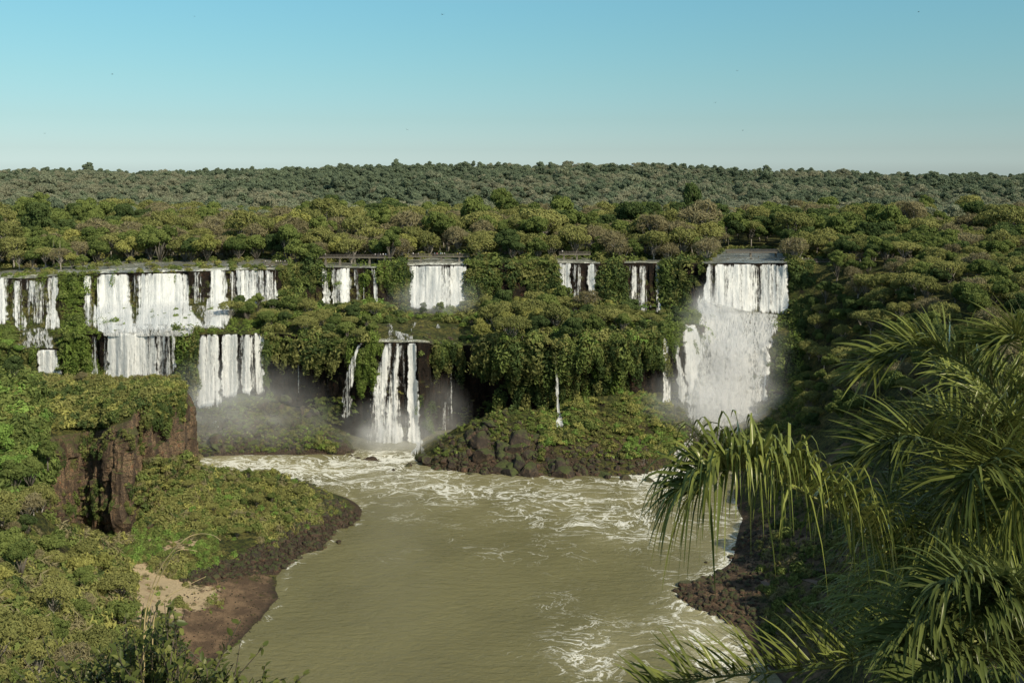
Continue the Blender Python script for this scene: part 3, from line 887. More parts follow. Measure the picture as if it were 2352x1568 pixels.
# rapids on the central shelf and the stream below the great fall
W('white rapids stepping down the rocky shelf above the central fall', [(742, 872, 905), (758, 878, 915), (772, 884, 960), (784, 880, 960)], .50, off=.35, free=False, fold=.2)
W('small white rapids between mossy boulders on the shelf', [(738, 946, 962), (752, 940, 958), (764, 935, 958)], .56, off=.35, free=False, fold=.2)
W('short rapid beside a dark bush on the central shelf', [(742, 1000, 1010), (754, 996, 1020)], .56, off=.35, free=False, fold=.2)
W('white stream running from the foot of the great fall to the river', [(950, 1596, 1668), (985, 1588, 1632), (1020, 1566, 1608), (1062, 1515, 1590)], .52, off=.35, free=False, fold=.3)
W('small foaming rivulet across the stony shore below the green mound', [(1030, 1478, 1492), (1050, 1466, 1488), (1072, 1462, 1490)], .46, off=.3, free=False, fold=.2)
W('small white rapid among the misty rocks on the left', [(966, 482, 500), (985, 494, 508)], .5, off=.35, free=False, fold=.2)

# ------------------------------------------------------------------ mist at the feet of the falls


def mist_mat(name, dens, seed, col=(1.0, .99, .95)):
    t = NT(name)
    tc = t.n('ShaderNodeTexCoord').outputs['Object']
    ln = t.n('ShaderNodeVectorMath', {0: tc}, operation='LENGTH').outputs['Value']
    nz = t.noise(t.n('ShaderNodeVectorMath', {0: tc, 1: (seed, 0, 0)}, operation='ADD').outputs[0], 2.2, 3, .6)
    f = t.math('MULTIPLY', t.ss(ln, 1.0, .1), t.ss(nz, .28, .70))
    v = t.n('ShaderNodeVolumeScatter', {'Color': col, 'Density': t.math('MULTIPLY', f, dens), 'Anisotropy': -.1})
    t.t.links.new(v.outputs[0], t.out.inputs['Volume'])
    return t.mat


def mist(label, x, y, D, r, dens, seed):
    me = bpy.data.meshes.new('mist')
    bm = bmesh.new()
    bmesh.ops.create_icosphere(bm, subdivisions=3, radius=1.0)
    bm.to_mesh(me)
    bm.free()
    me.materials.append(mist_mat('mist', dens, seed))
    o = link('mist', me)
    o.location = at(x, y, D)
    o.scale = r
    tag(o, label, 'mist', kind='stuff')
    return o


mist('pale spray drifting over the rocks below the left falls', 530, 985, 362, (44, 17, 30), .075, 3.0)
mist('spray cloud at the foot of the central fall', 890, 1022, 360, (26, 12, 19), .11, 7.0)
mist('thin spray in the dark recess right of the central fall', 1010, 970, 374, (16, 9, 20), .045, 9.0)
mist('bright spray rising from the great right hand fall', 1665, 850, 384, (30, 18, 40), .058, 12.0)
mist('spray rolling out at the foot of the great right hand fall', 1645, 955, 362, (34, 13, 24), .13, 15.0)
mist('white splash cloud where the right hand upper curtain hits the ledge', 1640, 715, 424, (15, 7, 14), .20, 21.0)
mist('faint spray below the broad upright curtain', 1000, 690, 428, (26, 9, 12), .07, 18.0)

# ================================================================== VEGETATION


def cards(pos, nrm, size, aspect, rng, roll=None, jitter=.5):
    """leaf clumps: one bent rhombus of two triangles per point -> V (n*4,3), F (n,4)"""
    n = len(pos)
    nr = nrm + rng.normal(0, jitter, (n, 3))
    nr /= np.linalg.norm(nr, axis=1, keepdims=True) + 1e-9
    ref = rng.normal(0, 1, (n, 3)) if roll is None else roll
    a = np.cross(nr, ref)
    a /= np.linalg.norm(a, axis=1, keepdims=True) + 1e-9
    b = np.cross(nr, a)
    s = np.asarray(size).reshape(-1, 1)
    L, Wd = s * aspect, s / aspect
    bend = s * rng.uniform(-.15, .35, (n, 1))
    V = np.stack([pos - a * L * .5, pos + b * Wd * .5 + nr * bend, pos + a * L * .5, pos - b * Wd * .5 + nr * bend], 1).reshape(-1, 3)
    return V, np.arange(n * 4).reshape(-1, 4)


def crown_blobs(rng, R, Hc, z0, nb):
    B = []
    for k in range(nb):
        a = rng.uniform(0, 2 * math.pi)
        rr = R * math.sqrt(rng.uniform(0, 1)) * .72
        h = z0 + Hc * (1 - (rr / R) ** 2 * .75) * rng.uniform(.45, .9)
        B.append((rr * math.cos(a), rr * math.sin(a), h, R * rng.uniform(.26, .46)))
    return np.array(B)


def crown_mesh(name, seed, mat, R=6.0, Hc=7.0, z0=6.0, nb=14, n=2600, size=.62, aspect=1.35, flat=.75, fill=.12, jitter=.55):
    rng = np.random.default_rng(seed)
    B = crown_blobs(rng, R, Hc, z0, nb)
    w = B[:, 3] ** 2
    pick = rng.choice(nb, int(n * 1.7), p=w / w.sum())
    d = rng.normal(0, 1, (len(pick), 3))
    d /= np.linalg.norm(d, axis=1, keepdims=True)
    d[:, 2] = np.where((d[:, 2] < -.2) & (rng.random(len(d)) < .6), -d[:, 2], d[:, 2])
    rad = B[pick, 3] * (1 - np.abs(rng.normal(0, .13, len(pick)))) * (1 + .25 * vnoise(d[:, 0] * 3, d[:, 1] * 3, d[:, 2] * 3 + pick, seed))
    pos = B[pick, :3] + d * rad[:, None] * np.array([1, 1, flat])
    ok = np.ones(len(pos), bool)
    for b in B:
        q = (pos - b[:3]) / np.array([1, 1, flat])
        ok &= (np.linalg.norm(q, axis=1) > b[3] * .72) | (rng.random(len(pos)) < fill)
    pos, d, pick = pos[ok][:n], d[ok][:n], pick[ok][:n]
    tint_b = rng.uniform(-.12, .22, nb)
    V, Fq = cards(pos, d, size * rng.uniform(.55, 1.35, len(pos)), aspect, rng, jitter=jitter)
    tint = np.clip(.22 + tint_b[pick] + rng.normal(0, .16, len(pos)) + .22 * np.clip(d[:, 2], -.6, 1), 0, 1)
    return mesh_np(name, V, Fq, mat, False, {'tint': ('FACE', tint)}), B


def trunk_mesh(name, seed, B, mat, z0, r=.32, extra=0, twig=False):
    rng = np.random.default_rng(seed + 900)
    mb = MB()
    lean = rng.normal(0, .35, 2)
    top = Vector((lean[0], lean[1], z0 * .75))
    mb.tube([(0, 0, -.8), (lean[0] * .2, lean[1] * .2, z0 * .35), top], [r * 1.35, r, r * .8], 7)
    for b in B:
        e = Vector((b[0], b[1], b[2] + b[3] * .2))
        st = Vector((lean[0] * .6, lean[1] * .6, z0 * rng.uniform(.45, .74)))
        mid = st.lerp(e, .5) + Vector((rng.normal(0, .3), rng.normal(0, .3), rng.uniform(-.6, .2)))
        mb.tube([st, mid, e], [r * .5, r * .32, r * .1], 5)
        for q in range(extra):
            d = Vector(rng.normal(0, 1, 3))
            d.z = abs(d.z) * .8
            tip = e + d.normalized() * b[3] * rng.uniform(.6, 1.05)
            m2 = mid.lerp(e, rng.uniform(.1, .9))
            mb.tube([m2, m2.lerp(tip, .55) + Vector(rng.normal(0, .2, 3)), tip], [r * .2, r * .13, r * .05], 3, cap=False)
    return mb.mesh(name, mat, True)


TREE = {}          # kind -> list of (trunk mesh, crown mesh)
spec = [
    ('green', 'leaf_green', 3, dict(R=5.6, Hc=7.5, z0=5.5, nb=15, n=2700, size=.66)),
    ('olive', 'leaf_olive', 3, dict(R=6.2, Hc=6.5, z0=6.5, nb=16, n=2300, size=.60)),
    ('olive', 'leaf_olive', 2, dict(R=7.2, Hc=4.0, z0=8.0, nb=18, n=2200, size=.60, flat=.5)),
    ('green', 'leaf_green', 2, dict(R=4.2, Hc=10.5, z0=6.0, nb=14, n=2500, size=.62)),
    ('dark', 'leaf_dark', 2, dict(R=5.0, Hc=8.5, z0=5.0, nb=13, n=2600, size=.66)),
    ('yellow', 'leaf_yellow', 2, dict(R=5.2, Hc=6.5, z0=5.0, nb=13, n=2300, size=.62)),
    ('bamboo', 'leaf_bamboo', 2, dict(R=4.6, Hc=9.0, z0=3.0, nb=16, n=2600, size=.62, aspect=2.0)),
    ('bright', 'leaf_bright', 2, dict(R=5.0, Hc=6.0, z0=4.0, nb=13, n=2600, size=.60)),
    ('bare', 'twig', 3, dict(R=6.0, Hc=6.5, z0=6.0, nb=15, n=1500, size=.62, aspect=2.6, fill=.5, jitter=1.0)),
    ('pink', 'twig_pink', 1, dict(R=5.5, Hc=5.5, z0=6.0, nb=13, n=1900, size=.5, aspect=1.3, fill=.4)),
]
sd = 100
for kind, mat, nv, kw in spec:
    TREE.setdefault(kind, [])
    for q in range(nv):
        sd += 7
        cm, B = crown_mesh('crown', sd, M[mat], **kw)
        bare = kind in ('bare', 'pink')
        tm = trunk_mesh('trunk', sd, B, M['pale_bark' if kind in ('bare', 'olive', 'pink') else 'bark'], kw['z0'], .30 if not bare else .34, 5 if bare else 0)
        TREE[kind].append((tm, cm))


def palm_meshes(seed, h=11.0):
    rng = np.random.default_rng(seed)
    mb = MB()
    mb.tube([(0, 0, -.6), (.15, 0, h * .5), (.1, .1, h)], [.24, .17, .15], 7)
    V, Fq, T = [], [], []
    for k in range(20):
        a = k * 2.399 + rng.normal(0, .2)
        el = rng.uniform(-.35, 1.25)
        L = rng.uniform(2.6, 3.6)
        d = np.array([math.cos(a), math.sin(a), 0])
        side = np.array([-d[1], d[0], 0])
        pts = []
        for t in np.linspace(0, 1, 9):
            r = L * (math.cos(el) * t + .1 * t)
            z = L * (math.sin(el) * t - (1.0 + .25 * rng.random()) * t * t * .75)
            pts.append(np.array([.1, .1, h]) + d * r + np.array([0, 0, z]))
        for i in range(8):
            for s in (-1, 1):
                for w_ in range(2):
                    p0 = pts[i] + (pts[i + 1] - pts[i]) * (w_ * .5)
                    p1 = p0 + (pts[i + 1] - pts[i]) * .32
                    ln = .85 * math.sin(math.pi * (.15 + .8 * (i + .5) / 8)) + .15
                    tip = p0 + side * s * ln * .75 + (pts[i + 1] - pts[i]) * .7 + np.array([0, 0, -.45 * ln])
                    b = len(V)
                    V += [p0, p1, tip]
                    Fq.append((b, b + 1, b + 2))
                    T.append(rng.uniform(.1, .8))
    return mb.mesh('trunk', M['palm_bark'], True), mesh_np('crown', np.array(V), np.array(Fq), M['leaf_green'], False, {'tint': ('FACE', T)})


PALM = [palm_meshes(31), palm_meshes(57)]


def put_tree(name, meshes, p, s, rz, label, cat, group=None):
    r = empty(name, p, rz, s)
    link('trunk', meshes[0], r)
    link('crown', meshes[1], r)
    tag(r, label, cat, group)
    return r


LOOK = {'green': 'green leafy tree', 'olive': 'olive brown leafy tree', 'dark': 'dark green dense tree', 'yellow': 'yellowish green tree', 'bamboo': 'feathery yellow green bamboo clump',
        'bright': 'bright green bushy tree', 'bare': 'grey brown bare tree', 'pink': 'pinkish blossoming tree'}
CNT = {}


def plant(kind, p, s, where, label=None):
    v = TREE[kind]
    g = LOOK[kind] + 's ' + where if not label else None
    CNT[kind] = CNT.get(kind, 0) + 1
    nm = {'bare': 'bare_tree', 'bamboo': 'bamboo_clump', 'pink': 'blossoming_tree'}.get(kind, 'tree')
    return put_tree(nm, v[RNG.integers(len(v))], p, s, RNG.uniform(0, 6.28), label or (LOOK[kind] + ' ' + where), 'bamboo' if kind == 'bamboo' else 'tree', g)


# ------------------------------------------------------------------ masses nobody could count: one object each, points carry a copy of a clump


def hidden_collection(name, objs):
    c = bpy.data.collections.new(name)
    for o in objs:
        c.objects.link(o)
    return c


def scatter(name, pts, rot, scl, idx, coll, label, cat):
    n = len(pts)
    me = bpy.data.meshes.new(name)
    me.vertices.add(n)
    me.vertices.foreach_set('co', np.asarray(pts, np.float32).ravel())
    me.attributes.new('rot', 'FLOAT_VECTOR', 'POINT').data.foreach_set('vector', np.asarray(rot, np.float32).ravel())
    me.attributes.new('scl', 'FLOAT_VECTOR', 'POINT').data.foreach_set('vector', np.asarray(scl, np.float32).ravel())
    me.attributes.new('idx', 'INT', 'POINT').data.foreach_set('value', np.asarray(idx, np.int32))
    o = link(name, me)
    ng = bpy.data.node_groups.new(name, 'GeometryNodeTree')
    ng.interface.new_socket('Geometry', in_out='INPUT', socket_type='NodeSocketGeometry')
    ng.interface.new_socket('Geometry', in_out='OUTPUT', socket_type='NodeSocketGeometry')
    N = ng.nodes
    gi_, go = N.new('NodeGroupInput'), N.new('NodeGroupOutput')
    mp = N.new('GeometryNodeMeshToPoints')
    ip = N.new('GeometryNodeInstanceOnPoints')
    ci = N.new('GeometryNodeCollectionInfo')
    ci.inputs['Collection'].default_value = coll
    ci.inputs['Separate Children'].default_value = True
    ci.inputs['Reset Children'].default_value = True
    ip.inputs['Pick Instance'].default_value = True

    def na(nm, ty):
        a = N.new('GeometryNodeInputNamedAttribute')
        a.data_type = ty
        a.inputs['Name'].default_value = nm
        return a.outputs['Attribute']
    L = ng.links.new
    L(gi_.outputs[0], mp.inputs['Mesh'])
    L(mp.outputs[0], ip.inputs['Points'])
    L(ci.outputs[0], ip.inputs['Instance'])
    L(na('idx', 'INT'), ip.inputs['Instance Index'])
    L(na('rot', 'FLOAT_VECTOR'), ip.inputs['Rotation'])
    L(na('scl', 'FLOAT_VECTOR'), ip.inputs['Scale'])
    L(ip.outputs[0], go.inputs[0])
    md = o.modifiers.new('scatter', 'NODES')
    md.node_group = ng
    tag(o, label, cat, kind='stuff')
    return o


def proto(name, me):
    return bpy.data.objects.new(name, me)


def join_mesh(name, parts):
    bm = bmesh.new()
    mats = []
    for me in parts:
        off = len(mats)
        mats += list(me.materials)
        b0 = len(bm.faces)
        bm.from_mesh(me)
        bm.faces.ensure_lookup_table()
        for f in bm.faces[b0:]:
            f.material_index += off
    me = bpy.data.meshes.new(name)
    bm.to_mesh(me)
    bm.free()
    for m in mats:
        me.materials.append(m)
    return me


# collections are read in alphabetical order: names carry the order
order = [('green', 5), ('olive', 5), ('dark', 2), ('yellow', 2), ('bare', 3), ('pink', 1)]
MID, midkinds = [], []
for kind, nv in order:
    for q in range(nv):
        m = TREE[kind][q]
        MID.append(proto('mid_%02d' % len(MID), join_mesh('mid', [m[1], m[0]]) if kind in ('bare', 'pink', 'olive') else m[1]))
        midkinds.append(kind)
for m in PALM:
    MID.append(proto('mid_%02d' % len(MID), join_mesh('mid', [m[1], m[0]])))
    midkinds.append('palm')
midkinds = np.array(midkinds)
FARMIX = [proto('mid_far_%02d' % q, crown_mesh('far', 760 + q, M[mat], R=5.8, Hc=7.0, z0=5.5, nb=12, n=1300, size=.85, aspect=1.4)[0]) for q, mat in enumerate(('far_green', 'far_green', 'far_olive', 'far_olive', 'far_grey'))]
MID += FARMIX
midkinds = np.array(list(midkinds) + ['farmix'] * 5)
C_MID = hidden_collection('mid forest trees', MID)
FARV, farkinds = [], []
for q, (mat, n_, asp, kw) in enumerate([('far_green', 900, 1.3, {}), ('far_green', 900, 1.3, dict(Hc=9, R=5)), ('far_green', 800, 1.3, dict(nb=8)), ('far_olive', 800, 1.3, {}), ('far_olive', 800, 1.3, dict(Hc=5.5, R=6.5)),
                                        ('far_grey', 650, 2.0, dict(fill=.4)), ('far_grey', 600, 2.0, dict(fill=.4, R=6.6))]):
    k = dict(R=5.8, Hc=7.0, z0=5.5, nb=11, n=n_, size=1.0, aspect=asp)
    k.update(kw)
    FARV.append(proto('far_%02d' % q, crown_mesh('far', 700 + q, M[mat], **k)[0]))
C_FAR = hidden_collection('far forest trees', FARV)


def poisson(n_try, sampler, rmin, seed):
    rng = np.random.default_rng(seed)
    cell = {}
    out = []
    for p in sampler(rng, n_try):
        r = rmin(p) if callable(rmin) else rmin
        ci, cj = int(p[0] // 12), int(p[1] // 12)
        bad = False
        for a in (-1, 0, 1):
            for b in (-1, 0, 1):
                for q in cell.get((ci + a, cj + b), ()):
                    if (p[0] - q[0]) ** 2 + (p[1] - q[1]) ** 2 < r * r:
                        bad = True
                        break
                if bad:
                    break
            if bad:
                break
        if not bad:
            cell.setdefault((ci, cj), []).append(p)
            out.append(p)
    return out


def ground_z(x, D):
    """height of sheet A where its columns are regular (plateau and hill)"""
    return None


# plateau forest ----------------------------------------------------
WATER = [(-120, 205, 448), (-120, 655, 463), (732, 876, 463), (934, 1084, 474), (1274, 1380, 466), (1432, 1524, 460), (1610, 1822, 520)]


def samp_plateau(rng, n):
    D = np.sqrt(rng.uniform(428 ** 2, 930 ** 2, n))
    x = rng.uniform(-230, 2640, n)
    return np.stack([(x - CX) / F * D, D, x], 1)


cand = poisson(16000, samp_plateau, lambda p: 6.4 if p[1] < 500 else 7.8, 3)
plat = []
for X, D, x in cand:
    rim = np.interp(x, XA, r_top[1])
    if x < 1850:
        if D < rim + (4 if x > 640 else 36):
            continue
        if any(a < x < b and D < d for a, b, d in WATER[:-1]) or (1622 + (D - 440) * .5 < x < 1818 - (D - 440) * .22 and D < 522):
            continue
    elif D < 462 - (x - 1850) * .05:
        continue
    h = drop(X, D, [bA, bN])
    if h is None:
        continue
    plat.append((X, D, h[0].z, x))
plat = np.array(plat)
print('plateau trees', len(plat))


def kind_mix(n1, D, r):
    """patchy mixture: bare crowns gather in bands"""
    if n1 > .22:
        return np.where(r < .42, 'bare', np.where(r < .80, 'olive', 'green'))
    if n1 < -.2:
        return np.where(r < .40, 'dark', np.where(r < .8, 'green', 'olive'))
    return np.where(r < .30, 'green', np.where(r < .58, 'olive', np.where(r < .70, 'yellow', np.where(r < .80, 'dark', 'bare'))))


def where_of(x):
    for lim, s in ((205, 'on the bank above the leftmost falls'), (430, 'on the far bank behind the big left curtains'), (640, 'on the far bank behind the right end of the left falls'), (735, 'on the spur between the left falls and the mossy curtain'),
                   (940, 'behind the long footbridge'), (1085, 'behind the footbridge with visitors'), (1275, 'on the buttress between the broad curtain and the short footbridge'), (1385, 'behind the short footbridge'),
                   (1435, 'between the short footbridge and the shaded curtain'), (1525, 'above the shaded grey curtain'), (1620, 'on the wooded point left of the great fall'), (1820, 'behind the pool above the great fall')):
        if x < lim:
            return s
    return 'on the plateau right of the great fall'


lowf = fbm(plat[:, 0] * .012, plat[:, 1] * .012, None, 201, 3) * 1.6
order_ = np.argsort(plat[:, 1] + RNG.uniform(0, 12, len(plat)))
single, mass = [], []
nsing = 0
for i in order_:
    X, D, z, x = plat[i]
    r = RNG.random()
    kind = str(kind_mix(lowf[i], D, r))
    s = RNG.uniform(.95, 1.45) * (.92 if 660 < x < 1850 and D < 458 else 1.0)
    if -60 < x < 2400 and nsing < 118 and D < 520:
        plant(kind, (X, D, z - .3 - RNG.uniform(1.5, 4.0) * s), s, where_of(x))
        nsing += 1
    else:
        mass.append((X, D, z - .3, s, kind))
print('single plateau trees', nsing)
mk = []
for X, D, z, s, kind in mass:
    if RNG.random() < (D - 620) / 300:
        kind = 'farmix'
    elif RNG.random() < .05:
        kind = 'palm'
    if kind == 'bare' and RNG.random() < .012:
        kind = 'pink'
    mk.append(RNG.choice(np.where(midkinds == kind)[0]))
ms = np.array([(s,) * 3 for *_, s, _k in mass]) * RNG.uniform(.85, 1.2, (len(mass), 3)) * np.where(RNG.random((len(mass), 1)) < .06, 1.35, RNG.uniform(.75, 1.1, (len(mass), 1)))
mr = np.zeros((len(mass), 3))
mr[:, 2] = RNG.uniform(0, 6.28, len(mass))
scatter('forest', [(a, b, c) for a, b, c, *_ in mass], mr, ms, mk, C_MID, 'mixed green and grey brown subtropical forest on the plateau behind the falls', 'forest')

# far hill --------------------------------------------------------


def samp_hill(rng, n):
    D = np.sqrt(rng.uniform(900 ** 2, 1850 ** 2, n))
    x = rng.uniform(-260, 2640, n)
    return np.stack([(x - CX) / F * D, D], 1)


cand = poisson(60000, samp_hill, lambda p: 6.3, 8)
hp = []
for X, D in cand:
    h = drop(X, D, [bA])
    if h is not None:
        hp.append((X, D, h[0].z - 1.0))
hp = np.array(hp)
print('hill trees', len(hp))
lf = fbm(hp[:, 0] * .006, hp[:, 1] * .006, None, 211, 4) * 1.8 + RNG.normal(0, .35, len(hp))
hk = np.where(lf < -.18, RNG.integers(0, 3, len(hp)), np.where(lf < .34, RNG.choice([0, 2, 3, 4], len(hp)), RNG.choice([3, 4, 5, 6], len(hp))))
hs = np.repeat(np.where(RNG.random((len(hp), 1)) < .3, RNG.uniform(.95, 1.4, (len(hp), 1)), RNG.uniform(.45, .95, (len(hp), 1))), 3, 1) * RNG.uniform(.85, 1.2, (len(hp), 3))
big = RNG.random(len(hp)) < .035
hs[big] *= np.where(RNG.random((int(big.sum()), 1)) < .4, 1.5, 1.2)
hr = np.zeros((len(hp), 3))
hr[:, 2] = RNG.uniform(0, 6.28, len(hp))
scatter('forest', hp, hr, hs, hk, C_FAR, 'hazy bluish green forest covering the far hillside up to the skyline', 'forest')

# trees that stand out one by one ----------------------------------
t_ = at(1592, 545, 520)
plant('dark', (t_[0], 520, drop(t_[0], 520)[0].z), (1.25, 1.25, 2.7), '', 'tall dark tree towering over the forest left of the great fall')
t_ = at(1590, 560, 500)
plant('bare', (t_[0], 500, drop(t_[0], 500)[0].z), 1.25, '', 'bare twiggy tree at the foot of the tall dark tree')
t_ = at(1868, 545, 640)
o_ = plant('bare', (t_[0], 640, drop(t_[0], 640)[0].z), (1.9, 1.9, 1.75), '', 'wide brown umbrella shaped tree rising above the forest on the right')
t_ = at(933, 480, 760)
plant('pink', (t_[0], 760, drop(t_[0], 760)[0].z), 1.25, '', 'pale pink blossoming tree before the far hillside')
t_ = at(528, 510, 640)
plant('pink', (t_[0], 640, drop(t_[0], 640)[0].z), 1.2, '', 'dull pink blossoming tree in the forest behind the left falls')
# small wooded islands in the river above the left falls
for x, y, D, k, s in ((45, 600, 452, 'olive', .8), (75, 603, 448, 'green', .85), (105, 604, 450, 'olive', .9), (140, 606, 446, 'bare', .85), (165, 606, 447, 'yellow', .72), (120, 596, 462, 'dark', .8), (190, 606, 446, 'green', .55)):
    p = at(x, y, D)
    h = drop(p[0], D)
    plant(k, (p[0], D, h[0].z - .8), s, 'on the small wooded island above the leftmost falls')
for x, y, D, s, l in ((345, 615, 432, .34, 'round bush growing at the lip of the widest left curtain'), (250, 612, 440, .3, 'low bush in the river above the big left fall'), (300, 606, 462, .4, 'grey green bush standing in the upper river'),
                      (430, 612, 436, .26, 'small bush at the lip right of the widest curtain'), (500, 612, 440, .36, 'brownish bush at the lip above the stepped fall'), (545, 609, 446, .34, 'low bright bush beside the bank above the left falls')):
    p = at(x, y, D)
    plant('olive' if s < .36 else 'yellow', (p[0], D, drop(p[0], D)[0].z - 1.5), s, '', l)
# palms ---------------------------------------------------------------
palms = [(886, 553, 462), (881, 524, 500), (976, 537, 492), (1038, 518, 520), (1182, 533, 480), (1244, 536, 474), (1149, 557, 462), (1114, 536, 486), (1390, 517, 510), (976, 558, 478), (1639, 512, 500), (1673, 543, 528), (1605, 545, 462), (1763, 510, 560),
         (1838, 582, 452), (1974, 534, 470), (124, 544, 462), (137, 547, 458), (653, 544, 462), (668, 550, 458), (1222, 758, 388), (1199, 806, 372), (1415, 722, 386)]
plab = ['palm with a golden crown beside the long footbridge', 'palm rising above the trees behind the long footbridge', 'palm on the skyline of the near forest left of the visitors footbridge', 'dark palm high above the broad upright curtain', 'palm above the wooded buttress, right of the broad curtain',
        'slender palm above the buttress near the short footbridge', 'low palm on the buttress beside the broad curtain', 'palm at the left shoulder of the wooded buttress', 'palm rising above the trees behind the fourth upper fall', 'drooping palm just above the visitors footbridge',
        'palm left of the pool above the great fall, tallest of its trio', 'palm behind the left bank of the pool above the great fall', 'palm on the wooded point left of the great fall', 'palm among bare trees behind the pool', 'palm on the rim right of the great fall', 'palm in the forest right of the great fall',
        'taller of the two palms on the wooded river island', 'shorter of the two palms on the wooded river island', 'left palm of the pair above the spur', 'right palm of the pair above the spur', 'palm among the trees of the central shelf', 'palm leaning over the rim of the overgrown buttress', 'palm at the back of the central shelf near the shaded curtain']
for k, ((x, y, D), l) in enumerate(zip(palms, plab)):
    p = at(x, y, D)
    gz = drop(p[0], D)[0].z
    h = max(p[2] - gz, 3.0)
    put_tree('palm_tree', PALM[k % 2], (p[0], D, gz - .3), (1, 1, h / 11.0), RNG.uniform(0, 6), l, 'palm')

# shelf forest ----------------------------------------------------------


def samp_shelf(rng, n):
    x = rng.uniform(525, 1600, n)
    D = np.array([rng.uniform(np.interp(q, XA, r_rim[1]) + 1.5, min(np.interp(q, XA, r_back[1]) - 4, 436)) for q in x])
    return np.stack([(x - CX) / F * D, D, x], 1)


nsh = 0
for X, D, x in poisson(2600, samp_shelf, 5.0, 17):
    rim = np.interp(x, XA, r_rim[1])
    if 868 < x < 1055 and D < 425:                  # the rocky rapids stay open
        continue
    if 1240 < x < 1305 and D < 378:
        continue
    if x < 612 and D < 398:
        continue
    if 860 < x < 1090 and RNG.random() < .45:
        continue
    z = drop(X, D, [bA])[0].z
    if x < 880:
        k = RNG.choice(['olive', 'green', 'dark'], p=[.4, .4, .2])
        s, wh = RNG.uniform(.45, .78), 'on the shelf below the mossy curtain'
        if D > 420:
            s *= .65
    elif x < 1085:
        k, s, wh = RNG.choice(['green', 'dark', 'bright'], p=[.5, .3, .2]), RNG.uniform(.30, .5), 'below the broad upright curtain'
    elif x < 1300:
        k = RNG.choice(['bamboo', 'green', 'olive', 'dark'], p=[.42, .28, .18, .12])
        s, wh = RNG.uniform(.78, 1.15), 'on the left half of the central shelf'
    elif x < 1460:
        k = RNG.choice(['green', 'olive', 'dark', 'bare', 'yellow'], p=[.36, .3, .16, .06, .12])
        s, wh = RNG.uniform(.68, .98), 'on the right half of the central shelf'
    else:
        k = RNG.choice(['green', 'olive', 'dark'], p=[.4, .36, .24])
        s, wh = RNG.uniform(.36, .58), 'on the shelf below the shaded grey curtain'
    if nsh < 110:
        plant(str(k), (X, D, z - .3 - 3.0 * s), s, wh)
        nsh += 1
print('shelf trees', nsh)
p = at(1345, 705, 414)
plant('bare', (p[0], 414, drop(p[0], 414)[0].z - .3), (.95, .95, 1.0), '', 'dry brown tree standing in front of the fall below the short footbridge')

# right bank forest ------------------------------------------------------


def samp_right(rng, n):
    X = rng.uniform(60, 285, n)
    Y = rng.uniform(120, 462, n)
    return np.stack([X, Y], 1)


nr_, rb_mass = 0, []
rb = poisson(6000, samp_right, lambda p: 5.6 if p[1] > 300 else 6.2, 23)
rb.sort(key=lambda p: -p[1])
for X, Y in rb:
    h = drop(X, Y, [bN])
    if h is None:
        continue
    z = h[0].z
    x, y = proj(np.array([[X, Y, z]]))
    x, y = x[0], y[0]
    if z < 15 or x < 1830 or x > 2700:
        continue
    if (Y > 425 and x < 1900) or (Y < 300 and (X < 108 or z < 27)):
        continue
    top = (h[1].z > .8) and z > 47
    n1 = vnoise(np.array([X * .03]), np.array([Y * .03]), None, 231)[0]
    r = RNG.random()
    kind = str(RNG.choice(['green', 'olive', 'dark', 'yellow', 'bare'], p=[.30, .40, .12, .04, .14] if n1 > -.1 else [.46, .20, .28, .0, .06]))
    s = RNG.uniform(.55, .98) * (1.0 if z > 40 else .8)
    if x < 2440 and y < 1050 and nr_ < 84 and Y > 200:
        wh = 'on the right bank slope' if z < 45 else 'on the rim of the right bank'
        if x > 2050:
            wh += ' above the foreground palm'
        else:
            wh += ' beside the great fall'
        plant(kind, (X, Y, z - 1.2 * s - .5), s, wh)
        nr_ += 1
    else:
        rb_mass.append((X, Y, z - 1.5, s, kind))
print('right bank trees', nr_, len(rb_mass))
scatter('forest', [q[:3] for q in rb_mass], [(0, 0, RNG.uniform(0, 6.28)) for _ in rb_mass], [(q[3],) * 3 for q in rb_mass],
        [RNG.choice(np.where(midkinds == q[4])[0]) for q in rb_mass], C_MID, 'dense dark forest on the right bank behind the foreground palm', 'forest')

# ------------------------------------------------------------------ bushes, creepers, grass: ground cover


def bush_mesh(seed, mat, n=170, R=1.0, size=.34, hang=0.0, aspect=1.5):
    rng = np.random.default_rng(seed)
    d = rng.normal(0, 1, (n, 3))
    d /= np.linalg.norm(d, axis=1, keepdims=True)
    d[:, 2] = np.abs(d[:, 2]) if not hang else d[:, 2]
    lob = 1 + .35 * vnoise(d[:, 0] * 2, d[:, 1] * 2, d[:, 2] * 2, seed)
    pos = d * (R * lob * rng.uniform(.7, 1.05, n))[:, None]
    if hang:
        pos[:, 2] = pos[:, 2] * hang - .4 * hang
        pos[:, :2] *= (1 - .35 * np.clip(-pos[:, 2] / hang, 0, 1))[:, None]
    V, Fq = cards(pos, d, size * rng.uniform(.6, 1.3, n), aspect, rng)
    return mesh_np('bush', V, Fq, M[mat], False, {'tint': ('FACE', np.clip(.25 + .3 * d[:, 2] + rng.normal(0, .2, n), 0, 1))})


